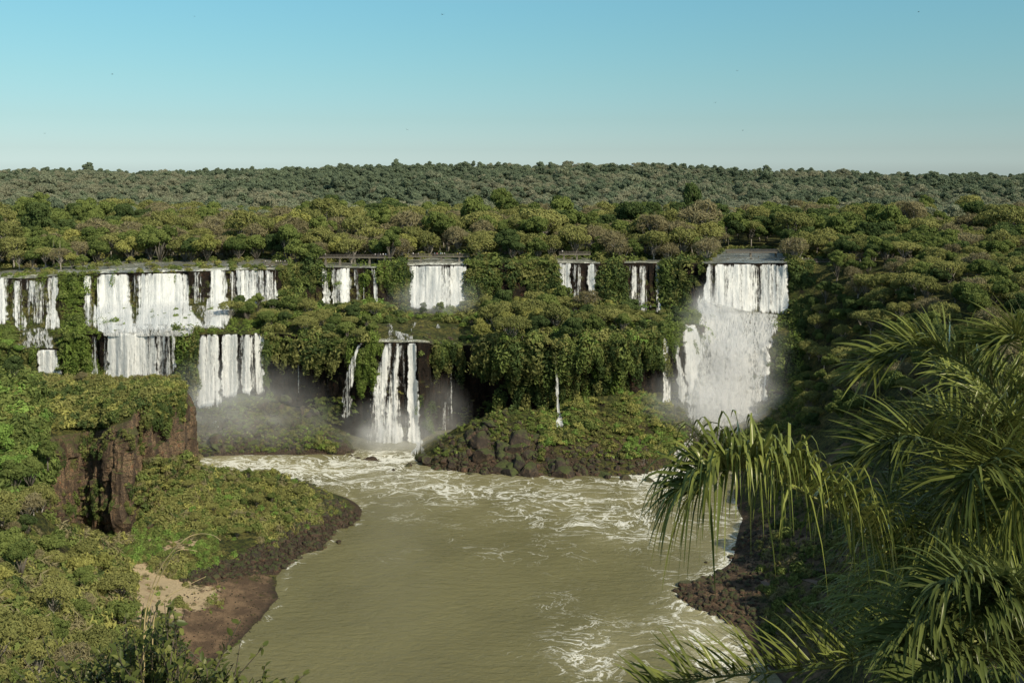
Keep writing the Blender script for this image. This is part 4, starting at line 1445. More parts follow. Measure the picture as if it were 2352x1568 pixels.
def tuft_mesh(seed, mat, n=26, R=.55, h=.9):
    rng = np.random.default_rng(seed)
    V, Fq, T = [], [], []
    for k in range(n):
        a = rng.uniform(0, 6.28)
        r = R * math.sqrt(rng.random())
        b0 = np.array([r * math.cos(a), r * math.sin(a), -.1])
        l = h * rng.uniform(.5, 1.2)
        o = rng.normal(0, .4, 2) * l
        sd_ = np.array([-math.sin(a), math.cos(a), 0]) * .09
        m = b0 + np.array([o[0] * .4, o[1] * .4, l * .65])
        e = b0 + np.array([o[0], o[1], l])
        b = len(V)
        V += [b0 - sd_, b0 + sd_, m + sd_ * .7, m - sd_ * .7, e]
        Fq += [(b, b + 1, b + 2), (b, b + 2, b + 3), (b + 3, b + 2, b + 4)]
        T += [rng.uniform(.1, 1)] * 3
    return mesh_np('tuft', np.array(V), np.array(Fq), M[mat], False, {'tint': ('FACE', T)})


BUSHV, bk = [], []
for q, (mat, kw) in enumerate([('leaf_green', {}), ('leaf_green', {}), ('leaf_olive', {}), ('leaf_olive', {}), ('leaf_dark', {}), ('leaf_yellow', {}), ('leaf_bright', {}), ('twig', dict(aspect=2.6, n=130)),
                               ('leaf_green', dict(hang=1.9, n=220)), ('leaf_olive', dict(hang=2.2, n=220)), ('leaf_dark', dict(hang=2.0, n=220)), ('moss', dict(hang=2.4, n=220, size=.3)), ('moss', dict(n=150, size=.3))]):
    BUSHV.append(proto('cover_%02d' % q, bush_mesh(400 + q, mat, **kw)))
for q, mat in enumerate(['grass', 'grass', 'grass_green']):
    BUSHV.append(proto('cover_%02d' % (13 + q), tuft_mesh(440 + q, mat)))
C_BUSH = hidden_collection('ground cover clumps', BUSHV)
GREEN, OLIVE, DARK, YEL, BRIGHT, TWIG, HANG, MOSSH, MOSS, GRASS, GRASSG = [0, 1], [2, 3], [4], [5], [6], [7], [8, 9, 10], [11], [12], [13, 14], [15]


FALLMASK = np.zeros((1300, 700), bool)
mX, mY = np.meshgrid(np.arange(1300) * 2 - 100., np.arange(700) * 2., indexing='ij')
for f in FALLS:
    i0, i1 = int((f[:, 0].min() + 100) / 2) - 1, int((f[:, 0].max() + 100) / 2) + 2
    j0, j1 = int(f[:, 1].min() / 2) - 1, int(f[:, 1].max() / 2) + 2
    i0 = max(i0, 0)
    FALLMASK[i0:i1, j0:j1] |= inpoly(mX[i0:i1, j0:j1], mY[i0:i1, j0:j1], f[::1])


class Cover:
    def __init__(s):
        s.p, s.r, s.s, s.i = [], [], [], []

    def add(s, p, n, size, kinds, sink=.3, tilt=.35):
        z = Vector((0, 0, 1)).lerp(n, tilt)
        e = z.to_track_quat('Z', 'Y').to_euler()
        e.rotate_axis('Z', RNG.uniform(0, 6.28))
        k = int(RNG.choice(kinds))
        sc = size * RNG.choice([RNG.uniform(.45, .9), RNG.uniform(.8, 1.5), RNG.uniform(1.2, 2.1)], p=[.45, .4, .15])
        s.p.append(tuple(p - n * sink * sc * .5))
        s.r.append(tuple(e))
        s.s.append((sc * RNG.uniform(.85, 1.2), sc * RNG.uniform(.85, 1.2), sc * RNG.uniform(.8, 1.2)))
        s.i.append(k)

    def box(s, poly, n, size, kinds, bv, patch=None, pscale=.08, tilt=.35, dmax=1e9, zmin=.4, off=0):
        poly = np.array(poly, float)
        lo, hi = poly.min(0), poly.max(0)
        k = 0
        for _ in range(n * 6):
            if k >= n:
                break
            x, y = RNG.uniform(lo[0], hi[0]), RNG.uniform(lo[1], hi[1])
            if not inpoly(np.array([x]), np.array([y]), poly)[0]:
                continue
            h = hit(x, y, bv)
            if h is None or h[0].y > dmax or h[0].z < zmin:
                continue
            if y < 1050 and FALLMASK[min(max(int(x / 2) + 50, 0), 1299), int(y / 2)] and RNG.random() < .93:
                continue
            if inpoly(np.array([x]), np.array([y]), SHELFWATER)[0]:
                continue
            if patch is not None:
                v = fbm(np.array([h[0].x * pscale]), np.array([h[0].z * pscale * 1.2]), np.array([h[0].y * pscale]), 301, 3)[0]
                if v * 2 < patch + RNG.normal(0, .12):
                    continue
            k += 1
            s.add(h[0], h[1], size, kinds, tilt=tilt)

    def done(s, name, label, cat):
        print(name, len(s.p))
        return scatter(name, s.p, s.r, s.s, s.i, C_BUSH, label, cat)


AB = [bA, bN]
cv = Cover()
# upper wall between the falls
cv.box([(635, 600), (738, 600), (738, 725), (640, 725)], 230, 1.6, HANG + GREEN + OLIVE, AB, -.05)
cv.box([(735, 612), (905, 612), (905, 710), (735, 710)], 170, 1.1, MOSSH + MOSS, AB, .05)
cv.box([(868, 612), (945, 612), (945, 715), (868, 715)], 150, 1.4, MOSSH + HANG, AB, 0)
cv.box([(1072, 600), (1282, 600), (1282, 720), (1072, 720)], 400, 1.8, HANG + GREEN + OLIVE, AB, -.05)
cv.box([(1372, 600), (1440, 600), (1440, 722), (1372, 722)], 180, 1.7, HANG + DARK, AB, -.1)
cv.box([(1516, 600), (1628, 600), (1610, 735), (1516, 735)], 230, 1.7, HANG + DARK + GREEN, AB, 0)
cv.box([(1814, 604), (1870, 604), (1870, 735), (1814, 735)], 160, 1.6, HANG + DARK, AB, 0)
# left falls: moss between the strands, leafy rock faces
cv.box([(0, 635), (640, 622), (640, 765), (0, 770)], 360, .85, MOSSH + MOSS + MOSSH, AB, .1, .2)
cv.box([(136, 640), (205, 640), (212, 868), (140, 868)], 240, 1.4, GREEN + MOSS + MOSSH, AB, -.3)
cv.box([(398, 752), (456, 752), (456, 880), (400, 880)], 300, 1.5, DARK + GREEN + MOSSH + HANG, AB)
cv.box([(205, 760), (255, 760), (255, 866), (205, 866)], 120, 1.0, MOSSH, AB, -.1)
cv.box([(0, 622), (640, 608), (640, 626), (0, 642)], 170, .9, GREEN + OLIVE + MOSS, AB, .15, .15)
# lower wall, hanging gardens on the buttress
cv.box([(610, 745), (800, 770), (800, 815), (610, 805)], 190, 1.7, HANG + OLIVE + GREEN, AB, -.3)
cv.box([(610, 815), (800, 815), (800, 935), (610, 925)], 50, 1.0, [10, 4, 11], AB, .3)
cv.box([(800, 775), (882, 775), (868, 880), (830, 890), (800, 850)], 190, 1.2, MOSSH + GREEN, AB, -.2)
cv.box([(962, 780), (1110, 780), (1110, 835), (962, 830)], 120, 1.4, HANG + GREEN, AB, -.1)
cv.box([(960, 830), (1160, 830), (1160, 985), (960, 990)], 50, 1.1, [10, 4, 11], AB, .2)
cv.box([(1100, 770), (1530, 755), (1530, 835), (1100, 835)], 620, 1.7, HANG + GREEN + OLIVE + HANG, AB)
cv.box([(1110, 830), (1300, 830), (1300, 945), (1120, 950)], 230, 1.3, HANG + GREEN + [10], AB, .08)
cv.box([(1290, 830), (1530, 830), (1530, 935), (1290, 935)], 130, 1.2, HANG + MOSSH, AB, .2)
cv.box([(1515, 735), (1640, 720), (1630, 800), (1520, 800)], 210, 1.3, GREEN + MOSSH + MOSS, AB, -.2)
cv.box([(1735, 740), (1850, 700), (1850, 940), (1740, 930)], 300, 1.4, [10, 4, 8, 11], AB, -.1)
cv.done('creepers', 'hanging creepers, ferns and moss growing on the gorge walls', 'creepers')

cv = Cover()
# shelf floor and shelf edges
cv.box([(610, 700), (1620, 690), (1620, 790), (610, 790)], 1000, 1.5, GREEN + OLIVE + DARK + BRIGHT + MOSS, AB, -.35)
# mounds
cv.box([(440, 915), (820, 915), (820, 1040), (440, 1040)], 300, .9, GREEN + OLIVE + MOSS + MOSS, AB, .12, .07)
cv.box([(1000, 935), (1290, 935), (1290, 1040), (1000, 1050)], 420, .6, GREEN + OLIVE + MOSS + GRASSG, AB, .12, .09)
cv.box([(1240, 905), (1630, 905), (1630, 1050), (1240, 1060)], 1300, 1.0, OLIVE + GREEN + YEL + YEL + GRASSG + GRASSG + BRIGHT, AB, -.2, .06)
cv.box([(1440, 1010), (1580, 990), (1580, 1040), (1440, 1055)], 200, .7, GRASSG + BRIGHT, AB)
for x_, y_, D_, s_ in ((14, 805, 393, .62), (44, 808, 392, .5), (-15, 800, 394, .7)):
    p = at(x_, y_, D_)
    plant('bright', (p[0], D_, drop(p[0], D_, [bA])[0].z - 3.2), s_, 'on the ledge at the left edge below the narrow falls')
cv.box([(-10, 795), (90, 800), (88, 868), (-10, 868)], 200, 1.2, MOSSH + GREEN + HANG, AB)
cv.box([(0, 740), (60, 745), (40, 800), (0, 800)], 120, .9, MOSS + GREEN, AB)
for zone_, n_, kinds_, bv_ in (([(440, 915), (820, 915), (820, 1040), (440, 1040)], 700, MOSS + GRASSG + OLIVE + GREEN, AB), ([(1290, 935), (1640, 905), (1620, 1060), (1290, 1050)], 1100, MOSS + GRASSG + GRASS + OLIVE, AB),
                              ([(610, 690), (1620, 690), (1620, 790), (610, 790)], 900, MOSS + GRASSG + GREEN, AB), ([(0, 690), (640, 690), (640, 770), (0, 770)], 500, MOSS + MOSS + GRASSG, AB),
                              ([(300, 1060), (620, 1080), (800, 1160), (640, 1260), (420, 1320), (240, 1300), (300, 1180)], 2400, GRASS + GRASSG + GRASS + OLIVE + BRIGHT, [bN]), ([(-20, 1180), (230, 1240), (330, 1500), (-20, 1568)], 1500, GRASS + OLIVE + TWIG + GREEN, [bN]),
                              ([(690, 1105), (760, 1138), (790, 1165), (720, 1190), (660, 1150)], 260, GRASSG + OLIVE + GRASS, [bN])):
    cv.box(zone_, n_, .55, kinds_, bv_, -.2, .1)
for _ in range(170):
    D = RNG.uniform(441, 524)
    x = RNG.choice([1622 + (D - 440) * .5 - RNG.uniform(-6, 26), 1818 - (D - 440) * .22 + RNG.uniform(-5, 24), RNG.uniform(1660, 1810)])
    if 1660 < x < 1800:
        D = RNG.uniform(516, 528)
    h = drop((x - CX) / F * D, D)
    cv.add(h[0], Vector((0, 0, 1)), 1.4, GREEN + OLIVE + DARK)
cv.box(SAND, 26, .55, GRASS + GRASSG + TWIG, [bN])
cv.box([(200, 1290), (340, 1270), (430, 1310), (520, 1350), (510, 1400), (380, 1450), (250, 1420)], 90, .6, GRASS + GRASSG + OLIVE + TWIG, [bN], .1, .12)
# plateau rim line and the understorey of the first rows of trees
for x0, x1, n in ((640, 738, 60), (735, 940, 120), (940, 1085, 70), (1075, 1285, 150), (1275, 1385, 60), (1372, 1445, 60), (1430, 1530, 60), (1516, 1630, 80), (1814, 1900, 60), (-100, 660, 420)):
    for _ in range(n):
        x = RNG.uniform(x0, x1)
        rim_ = np.interp(x, XA, r_top[1])
        D = RNG.uniform(rim_ + 2, 500)
        if any(a < x < b and D < d for a, b, d in WATER):
            continue
        if x < 640 and D < 462:
            continue
        h = drop((x - CX) / F * D, D, [bA])
        cv.add(h[0], Vector((0, 0, 1)), 2.0, GREEN + OLIVE + DARK + DARK + TWIG)
cv.box([(-60, 595), (660, 585), (660, 622), (-60, 638)], 260, 1.0, OLIVE + GREEN + GRASS, AB, .2, .06)
# left promontory: grassy top, bushy face
cv.box([(-20, 862), (400, 866), (425, 885), (300, 885), (-20, 915)], 1900, .85, GRASS + GRASS + GRASS + GRASS + OLIVE, [bB])
cv.box([(-20, 900), (130, 890), (425, 880), (425, 915), (330, 935), (240, 985), (90, 985), (-20, 1010)], 1700, 1.15, OLIVE + GREEN + OLIVE + YEL + DARK, [bB])
cv.box([(330, 880), (428, 880), (428, 970), (330, 970)], 200, .9, HANG + OLIVE + YEL, [bB], .1, .15)
cv.box([(60, 985), (330, 985), (330, 1190), (60, 1190)], 150, .7, HANG + OLIVE, [bB], .28, .15)
# peninsula
cv.box([(330, 1060), (430, 1050), (620, 1080), (740, 1140), (740, 1200), (640, 1250), (420, 1230), (330, 1200), (300, 1180)], 1900, .95, OLIVE + GREEN + OLIVE + YEL + GRASS + GRASS + TWIG + DARK, [bN, bB], -.12, .07)
cv.box([(260, 1180), (500, 1190), (500, 1300), (400, 1330), (300, 1300), (240, 1260)], 900, .6, BRIGHT + GRASSG + GREEN, [bN], -.05, .12)
cv.box([(270, 1220), (420, 1225), (420, 1330), (260, 1310)], 260, .9, OLIVE + TWIG + YEL, [bN], .05, .1)
# left slope
cv.box([(-20, 1010), (60, 1010), (130, 1200), (240, 1240), (300, 1330), (300, 1420), (380, 1568), (-20, 1568)], 2900, 1.15, OLIVE + GREEN + YEL + OLIVE + DARK + TWIG + TWIG, [bN], -.25, .06)
cv.box([(-20, 850), (90, 880), (120, 1100), (90, 1160), (-20, 1180)], 900, 1.5, BRIGHT + GREEN + GREEN, [bN, bB])
# right bank
cv.box([(1700, 960), (1980, 900), (2360, 1000), (2360, 1568), (1760, 1500), (1740, 1240)], 2300, .95, OLIVE + DARK + GREEN + TWIG + TWIG + GRASS, [bN], -.25, .06)
cv.box([(1690, 950), (1850, 900), (1860, 960), (1700, 1040)], 260, 1.1, GREEN + OLIVE + GRASSG, [bN], -.2)
cv.done('undergrowth', 'low bushes, ferns and grass covering the ledges, mounds and banks', 'undergrowth')

# small trees on the left slope ------------------------------------------
nl = 0
spots = [(20, 1020, 'bright', 238, .85), (70, 1060, 'green', 238, .7), (-10, 950, 'bright', 244, 1.0), (110, 1010, 'green', 246, .55), (30, 1120, 'green', 226, .75), (85, 1170, 'olive', 226, .6), (10, 1210, 'olive', 206, .7)]
for x, y, k, D, s in spots:
    p = at(x, y, D)
    plant(k, (p[0], D, max(drop(p[0], D, [bN, bB])[0].z - 2, p[2] - 13 * s)), s, 'at the left edge beside the cliff promontory')
for X, Y in poisson(1500, lambda rng, n: np.stack([rng.uniform(-110, -60, n), rng.uniform(95, 236, n)], 1), 5.2, 41):
    h = drop(X, Y, [bN])
    x, y = proj(np.array([[X, Y, h[0].z]]))
    if not (-60 < x[0] < 300 and 1130 < y[0] < 1640) or nl >= 46:
        continue
    if inpoly(x, y, [(215, 1230), (330, 1230), (500, 1300), (500, 1500), (330, 1440), (250, 1350)])[0]:
        continue
    plant(str(RNG.choice(['olive', 'green', 'yellow', 'bare', 'dark'], p=[.38, .26, .12, .16, .08])), (X, Y, h[0].z - 1.2), RNG.uniform(.26, .62), 'on the overgrown left slope')
    nl += 1
print('left slope trees', nl)
for X, Y in poisson(1500, lambda rng, n: np.stack([rng.uniform(-100, -36, n), rng.uniform(236, 300, n)], 1), 3.6, 43):
    h = drop(X, Y, [bN])
    x, y = proj(np.array([[X, Y, h[0].z]]))
    if h[0].z < 2.2 or not inpoly(x, y, [(335, 1090), (470, 1085), (640, 1090), (735, 1150), (700, 1195), (560, 1240), (440, 1215), (340, 1190)])[0] or nl >= 88:
        continue
    plant(str(RNG.choice(['olive', 'green', 'yellow', 'bare', 'bright'], p=[.36, .26, .2, .08, .1])), (X, Y, h[0].z - .9), RNG.uniform(.13, .30), 'on the left peninsula')
    nl += 1
for x, y, s, k, l in ((185, 880, .32, 'bare', 'small leafless tree on the grassy top of the promontory'), (30, 845, .62, 'dark', 'dark flat topped tree at the left edge before the falls'), (320, 866, .25, 'bare', 'brown dry bush on the edge of the promontory'), (355, 880, .3, 'yellow', 'light green bush at the corner of the promontory top')):
    h = hit(x, max(y, 880), [bB, bN])
    plant(k, tuple(h[0] - Vector((0, 0, .6))), s, '', l)

# ================================================================== ROCKS


def rock_mesh(seed, mat, sub=3, cuts=14, squash=.75):
    rng = np.random.default_rng(seed)
    bm = bmesh.new()
    bmesh.ops.create_icosphere(bm, subdivisions=sub, radius=1.0)
    P = np.array([v.co[:] for v in bm.verts])
    for k in range(cuts):
        n = rng.normal(0, 1, 3)
        n /= np.linalg.norm(n)
        d = rng.uniform(.5, .85)
        e = P @ n - d
        P = P - np.outer(np.where(e > 0, e, 0), n)
    P += .06 * np.stack([vnoise(P[:, 0] * 3 + q * 9, P[:, 1] * 3, P[:, 2] * 3, seed) for q in range(3)], 1)
    P *= np.array([rng.uniform(.85, 1.25), rng.uniform(.8, 1.1), squash * rng.uniform(.8, 1.25)])
    for v, p in zip(bm.verts, P):
        v.co = p
    me = bpy.data.meshes.new('boulder')
    bm.to_mesh(me)
    bm.free()
    me.materials.append(M[mat])
    me.polygons.foreach_set('use_smooth', [False] * len(me.polygons))
    return me


ROCK = {k: [rock_mesh(800 + 10 * j + i, k) for i in range(5)] for j, k in enumerate(('boulder', 'boulder_moss', 'boulder_red'))}


def boulder(p, s, kind, label, group=None, stretch=(1, 1, 1), rot=None):
    o = link('boulder', ROCK[kind][RNG.integers(5)])
    o.location = tuple(p)
    o.rotation_euler = rot or tuple(RNG.uniform(-.5, .5, 2)) + (RNG.uniform(0, 6.28),)
    o.scale = (s * stretch[0], s * stretch[1], s * stretch[2])
    tag(o, label, 'boulder', group)
    return o


def boulders(poly, n, smin, smax, kinds, label, group, bv, sink=.25, zmin=-.3):
    poly = np.array(poly, float)
    lo, hi = poly.min(0), poly.max(0)
    k = 0
    for _ in range(n * 20):
        if k >= n:
            break
        x, y = RNG.uniform(lo[0], hi[0]), RNG.uniform(lo[1], hi[1])
        if not inpoly(np.array([x]), np.array([y]), poly)[0]:
            continue
        h = hit(x, y, bv)
        if h is None or h[0].z < zmin:
            continue
        s = smin + (smax - smin) * RNG.random() ** 2.5
        boulder(h[0] - Vector((0, 0, sink * s)), s, str(RNG.choice(kinds)), label, group)
        k += 1


def boulder_at(x, y, s, kind, label, bv=None, stretch=(1, 1, 1), rot=None, dz=0.0):
    h = hit(x, y, bv or [bA, bN])
    p = h[0].copy() if h else Vector(at(x, y, 330))
    if p.z < 0:
        p = Vector(at(x, y, 228500 / (y - HY)))
    p.z += dz
    return boulder(p, s, kind, label, None, stretch, rot)


B2, B3, BR = ['boulder', 'boulder', 'boulder_moss'], ['boulder_moss', 'boulder_moss', 'boulder'], ['boulder', 'boulder_red']
boulders([(955, 1060), (1000, 1015), (1060, 990), (1110, 960), (1180, 945), (1240, 985), (1300, 1000), (1330, 1060), (1400, 1085), (1490, 1095), (1400, 1100), (1100, 1095), (1010, 1080)], 60, 1.2, 4.6, B2, 'dark angular boulder on the stony front of the green mound', 'boulders on the front of the green mound', [bA])
boulders([(430, 950), (520, 925), (640, 920), (740, 940), (800, 1000), (830, 1040), (470, 1046), (430, 1030)], 40, 1.3, 4.8, B3, 'mossy boulder on the misty mound below the left falls', 'boulders on the misty mound', [bA])
boulders([(560, 1275), (600, 1255), (660, 1215), (700, 1175), (760, 1145), (815, 1190), (770, 1222), (742, 1262), (690, 1278), (640, 1300)], 38, .8, 2.0, ['boulder'], 'dark rock piled along the point of the left peninsula', 'rocks on the point of the left peninsula', [bN], zmin=-.5)
boulders([(400, 1340), (450, 1315), (520, 1290), (600, 1265), (640, 1300), (560, 1325), (480, 1345)], 20, .6, 1.3, ['boulder'], 'dark stone in the stony strip above the brown beach', 'stones above the brown beach', [bN])
boulders([(1550, 1350), (1650, 1305), (1700, 1250), (1760, 1230), (1790, 1300), (1740, 1380), (1740, 1440), (1660, 1425), (1590, 1390)], 34, .6, 1.8, BR, 'brown rock on the stony shore below the foreground palm', 'rocks on the right shore', [bN], zmin=-.4)
boulders([(880, 742), (1050, 742), (1060, 782), (900, 782)], 16, .6, 1.6, B3, 'mossy rock among the rapids of the central shelf', 'rocks among the shelf rapids', [bA])
boulders([(20, 622), (200, 615), (215, 632), (140, 640), (20, 642)], 12, .7, 1.8, ['boulder_red'], 'reddish rock at the lip of the leftmost falls', 'rocks at the lip of the leftmost falls', [bA])
boulders([(205, 600), (640, 596), (640, 612), (205, 616)], 14, .5, 1.4, BR, 'low rock in the upper river behind the big left curtains', 'rocks in the upper river', None, zmin=50)
boulders([(1650, 590), (1800, 590), (1800, 600), (1650, 602)], 12, .7, 1.6, BR, 'small rock in the pool above the great fall', 'rocks in the pool above the great fall', None, zmin=50)
boulders([(1590, 940), (1700, 935), (1720, 985), (1620, 1000)], 10, 1.0, 2.4, B2, 'wet dark rock in the spray at the foot of the great fall', 'rocks at the foot of the great fall', [bA, bN])
boulders([(1480, 1040), (1540, 1040), (1530, 1085), (1440, 1090)], 8, .4, 1.1, ['boulder'], 'small wet stone beside the foaming rivulet', 'stones beside the rivulet', [bA])
boulder_at(1112, 1056, 4.2, 'boulder', 'huge flat faced boulder leaning at the water edge of the green mound', [bA], (1.15, .8, 1.25), (.25, .3, .6), 1.0)
boulder_at(1130, 975, 3.2, 'boulder_moss', 'big mossy block near the top of the stony mound', [bA], (1.5, 1, .9))
boulder_at(1160, 950, 2.4, 'boulder', 'upright dark block on the crest of the stony mound', [bA], (1, 1, 1.2))
boulder_at(1298, 1010, 2.3, 'boulder', 'upright pointed stone in the grass of the green mound', [bA], (.8, .8, 1.5))
boulder_at(1440, 1098, 2.6, 'boulder_red', 'largest rock in the water off the green mound', [bA], (1.5, 1, .75))
boulder_at(1492, 1104, 1.9, 'boulder', 'broad low rock in the water, right of the largest one', [bA], (1.4, 1, .7))
boulder_at(1395, 1098, 1.3, 'boulder', 'small rock in the water, left of the largest one', [bA])
boulder_at(980, 1062, 2.6, 'boulder', 'dark boulder at the left tip of the green mound', [bA])
boulder_at(938, 1070, 1.5, 'boulder', 'pointed rock in the water off the left tip of the mound', [bA], (1.2, 1, .9))
boulder_at(903, 1080, .8, 'boulder', 'lone small rock in the river before the central fall', [bA])
boulder_at(527, 915, 2.9, 'boulder_moss', 'dark dome shaped rock standing in spray below the left falls', [bA], (1.1, 1, 1.1))
boulder_at(655, 920, 3.0, 'boulder_moss', 'mossy rock on the crest of the misty mound', [bA], (1.4, 1, .8))
boulder_at(770, 1158, 2.2, 'boulder', 'tall dark rock at the point of the left peninsula', [bN], (.9, .9, 1.4))
boulder_at(778, 1246, 1.15, 'boulder_red', 'pyramid shaped rock in the water beside the peninsula', [bN], (1.2, .9, 1), None, .15)
boulder_at(730, 1255, 1.5, 'boulder', 'dark rock at the waterline of the left peninsula', [bN])
boulder_at(345, 1210, 1.5, 'boulder_red', 'reddish brown rock in the bright grass below the promontory', [bN], (.9, .9, 1.2))
boulder_at(410, 1110, 1.5, 'boulder', 'dark block in the bushes beside the promontory', [bN])
boulder_at(262, 1330, .8, 'boulder_red', 'small reddish block on the pale sand', [bN])
boulder_at(282, 1318, .4, 'boulder', 'little dark stone on the pale sand', [bN])
boulder_at(96, 866, 3.0, 'boulder', 'black rounded rock on the grassy top of the promontory', [bB, bA], (1.3, 1, .9))
boulder_at(1590, 1340, 3.0, 'boulder_red', 'largest red brown rock on the right shore', [bN], (1.5, 1.1, .9), None, -.8)
boulder_at(1768, 815, 3.2, 'boulder_moss', 'green mossy rock splitting the right edge of the great fall', [bA, bN], (.8, .9, 1.7))
boulder_at(1607, 755, 2.6, 'boulder_moss', 'mossy rock between the great cascade and its side fall', [bA], (.8, .9, 1.7))
boulder_at(1800, 905, 3.6, 'boulder_moss', 'flat mossy ledge rock right of the foot of the great fall', [bA, bN], (1.7, 1, .55))
boulder_at(70, 1425, 1.3, 'boulder_red', 'pale weathered rock among the bushes of the left slope', [bN], (1, 1, 1.4))
boulder_at(1622, 1292, .5, 'boulder', 'small dark rock in the river near the right shore', [bN])
for x, y, s in ((135, 1178, 1.6), (160, 1182, 1.3), (185, 1186, 1.5), (205, 1180, 1.2), (222, 1172, 1.6), (240, 1180, 1.0), (150, 1195, 1.1), (180, 1200, .9)):
    boulder_at(x, y, s, 'boulder_red' if s > 1.25 else 'boulder', 'broken rock fallen in the dark recess of the promontory', [bN, bB]).__setitem__('group', 'broken rocks in the promontory recess')

RUBV = [proto('rubble_%02d' % i, rock_mesh(880 + i, k, 2, 9)) for i, k in enumerate(('boulder', 'boulder', 'boulder_red', 'boulder_moss'))]
C_RUB = hidden_collection('rubble stones', RUBV)


def rubble(zones, label):
    P, S, I = [], [], []
    for poly, n, smin, smax, kinds, bv in zones:
        poly = np.array(poly, float)
        lo, hi = poly.min(0), poly.max(0)
        k = 0
        for _ in range(n * 12):
            if k >= n:
                break
            x, y = RNG.uniform(lo[0], hi[0]), RNG.uniform(lo[1], hi[1])
            if not inpoly(np.array([x]), np.array([y]), poly)[0]:
                continue
            h = hit(x, y, bv)
            if h is None or h[0].z < -.2:
                continue
            s = smin + (smax - smin) * RNG.random() ** 3
            P.append(tuple(h[0]))
            S.append((s, s, s))
            I.append(RNG.choice(kinds))
            k += 1
    scatter('rubble', P, RNG.uniform(-3, 3, (len(P), 3)), S, I, C_RUB, label, 'rubble')


rubble([([(1000, 1020), (1150, 960), (1330, 1010), (1480, 1060), (1520, 1085), (1400, 1100), (1100, 1095), (980, 1075)], 700, .35, 1.7, [0, 0, 0, 2, 3], [bA]),
        ([(430, 950), (640, 920), (800, 1000), (830, 1040), (470, 1046)], 420, .4, 1.5, [0, 3, 3], [bA]),
        ([(1440, 1030), (1600, 1000), (1640, 1060), (1530, 1095), (1440, 1090)], 420, .2, .7, [0, 2], [bA, bN]),
        (ROCKS + [], 1100, .25, 1.3, [0, 0, 0, 2], [bN]),
        (GRAVEL, 900, .05, .34, [0, 0, 2], [bN]),
        ([(690, 1100), (760, 1136), (800, 1160), (830, 1192), (740, 1180)], 260, .3, 1.3, [0, 0, 3], [bN]),
        ([(620, 1078), (700, 1104), (760, 1140), (700, 1120)], 90, .4, 1.4, [0, 0, 3], [bN]),
        ([(500, 1480), (640, 1380), (660, 1360), (600, 1440), (520, 1510)], 200, .1, .3, [0], [bN]),
        (ROCKS_R, 750, .25, 1.3, [0, 2], [bN]),
        ([(1700, 1230), (2050, 1230), (2080, 1500), (1780, 1470)], 420, .25, 1.0, [0, 2, 2], [bN])], 'loose dark basalt rubble and stones strewn along the shores')

boulders([(470, 1085), (560, 1080), (640, 1080), (700, 1105), (745, 1140), (720, 1145), (640, 1098), (500, 1098)], 26, .7, 1.9, ['boulder', 'boulder', 'boulder_moss'], 'dark rock along the crest of the left peninsula', 'rocks on the crest of the left peninsula', [bN])

boulders([(962, 776), (1056, 776), (1056, 792), (962, 790)], 9, .8, 1.7, B3, 'mossy rock on the lip of the shelf right of the central fall', 'rocks on the shelf lip', [bA])

# ================================================================== FOOTBRIDGES, PEOPLE, STAIRS
M['concrete'] = plain_mat('weathered concrete', (.10, .085, .065), (.19, .165, .13), .6)
M['rail'] = plain_mat('railing steel', (.07, .055, .045), (.13, .11, .09), 1.0, .6)


def footbridge(x0, x1, y, D, piers, label, D2=None, w=1.8):
    D2 = D2 or D
    a, b = at(x0, y, D), at(x1, y, D2)
    z = a[2]
    b[2] = z
    c = (a + b) / 2
    L = float(np.hypot(*(b - a)[:2]))
    rz = math.atan2(b[1] - a[1], b[0] - a[0])
    r = empty('footbridge', c, rz)
    mb = MB()
    mb.box((0, 0, -.11), (L, w, .22))
    mb.box((0, -w / 2 + .14, -.37), (L, .2, .28))
    mb.box((0, w / 2 - .14, -.37), (L, .2, .28))
    link('deck', mb.mesh('deck', M['concrete']), r)
    for s in (-1, 1):
        mb = MB()
        n = max(2, int(L / 1.5))
        for k in range(n + 1):
            mb.box((-L / 2 + .05 + (L - .1) * k / n, s * (w / 2 - .06), .52), (.08, .08, 1.04))
        for zz in (.4, .75, 1.07):
            mb.box((0, s * (w / 2 - .06) + .06 * s, zz), (L, .06, .07))
        link('railing', mb.mesh('railing', M['rail']), r)
    for px_ in piers:
        t = (px_ - x0) / (x1 - x0)
        P = a + (b - a) * t
        gz = drop(P[0], P[1], [bA])[0].z - 1.0
        H = z - .24 - gz
        mb = MB()
        mb.box(((t - .5) * L, 0, -.26 - H / 2 - .02), (1.2, 1.4, H), taper=.5)
        mb.box(((t - .5) * L, 0, -.66), (.7, 2.0, .28))
        link('pier', mb.mesh('pier', M['concrete']), r)
    tag(r, label, 'footbridge')
    return r, a, b, z


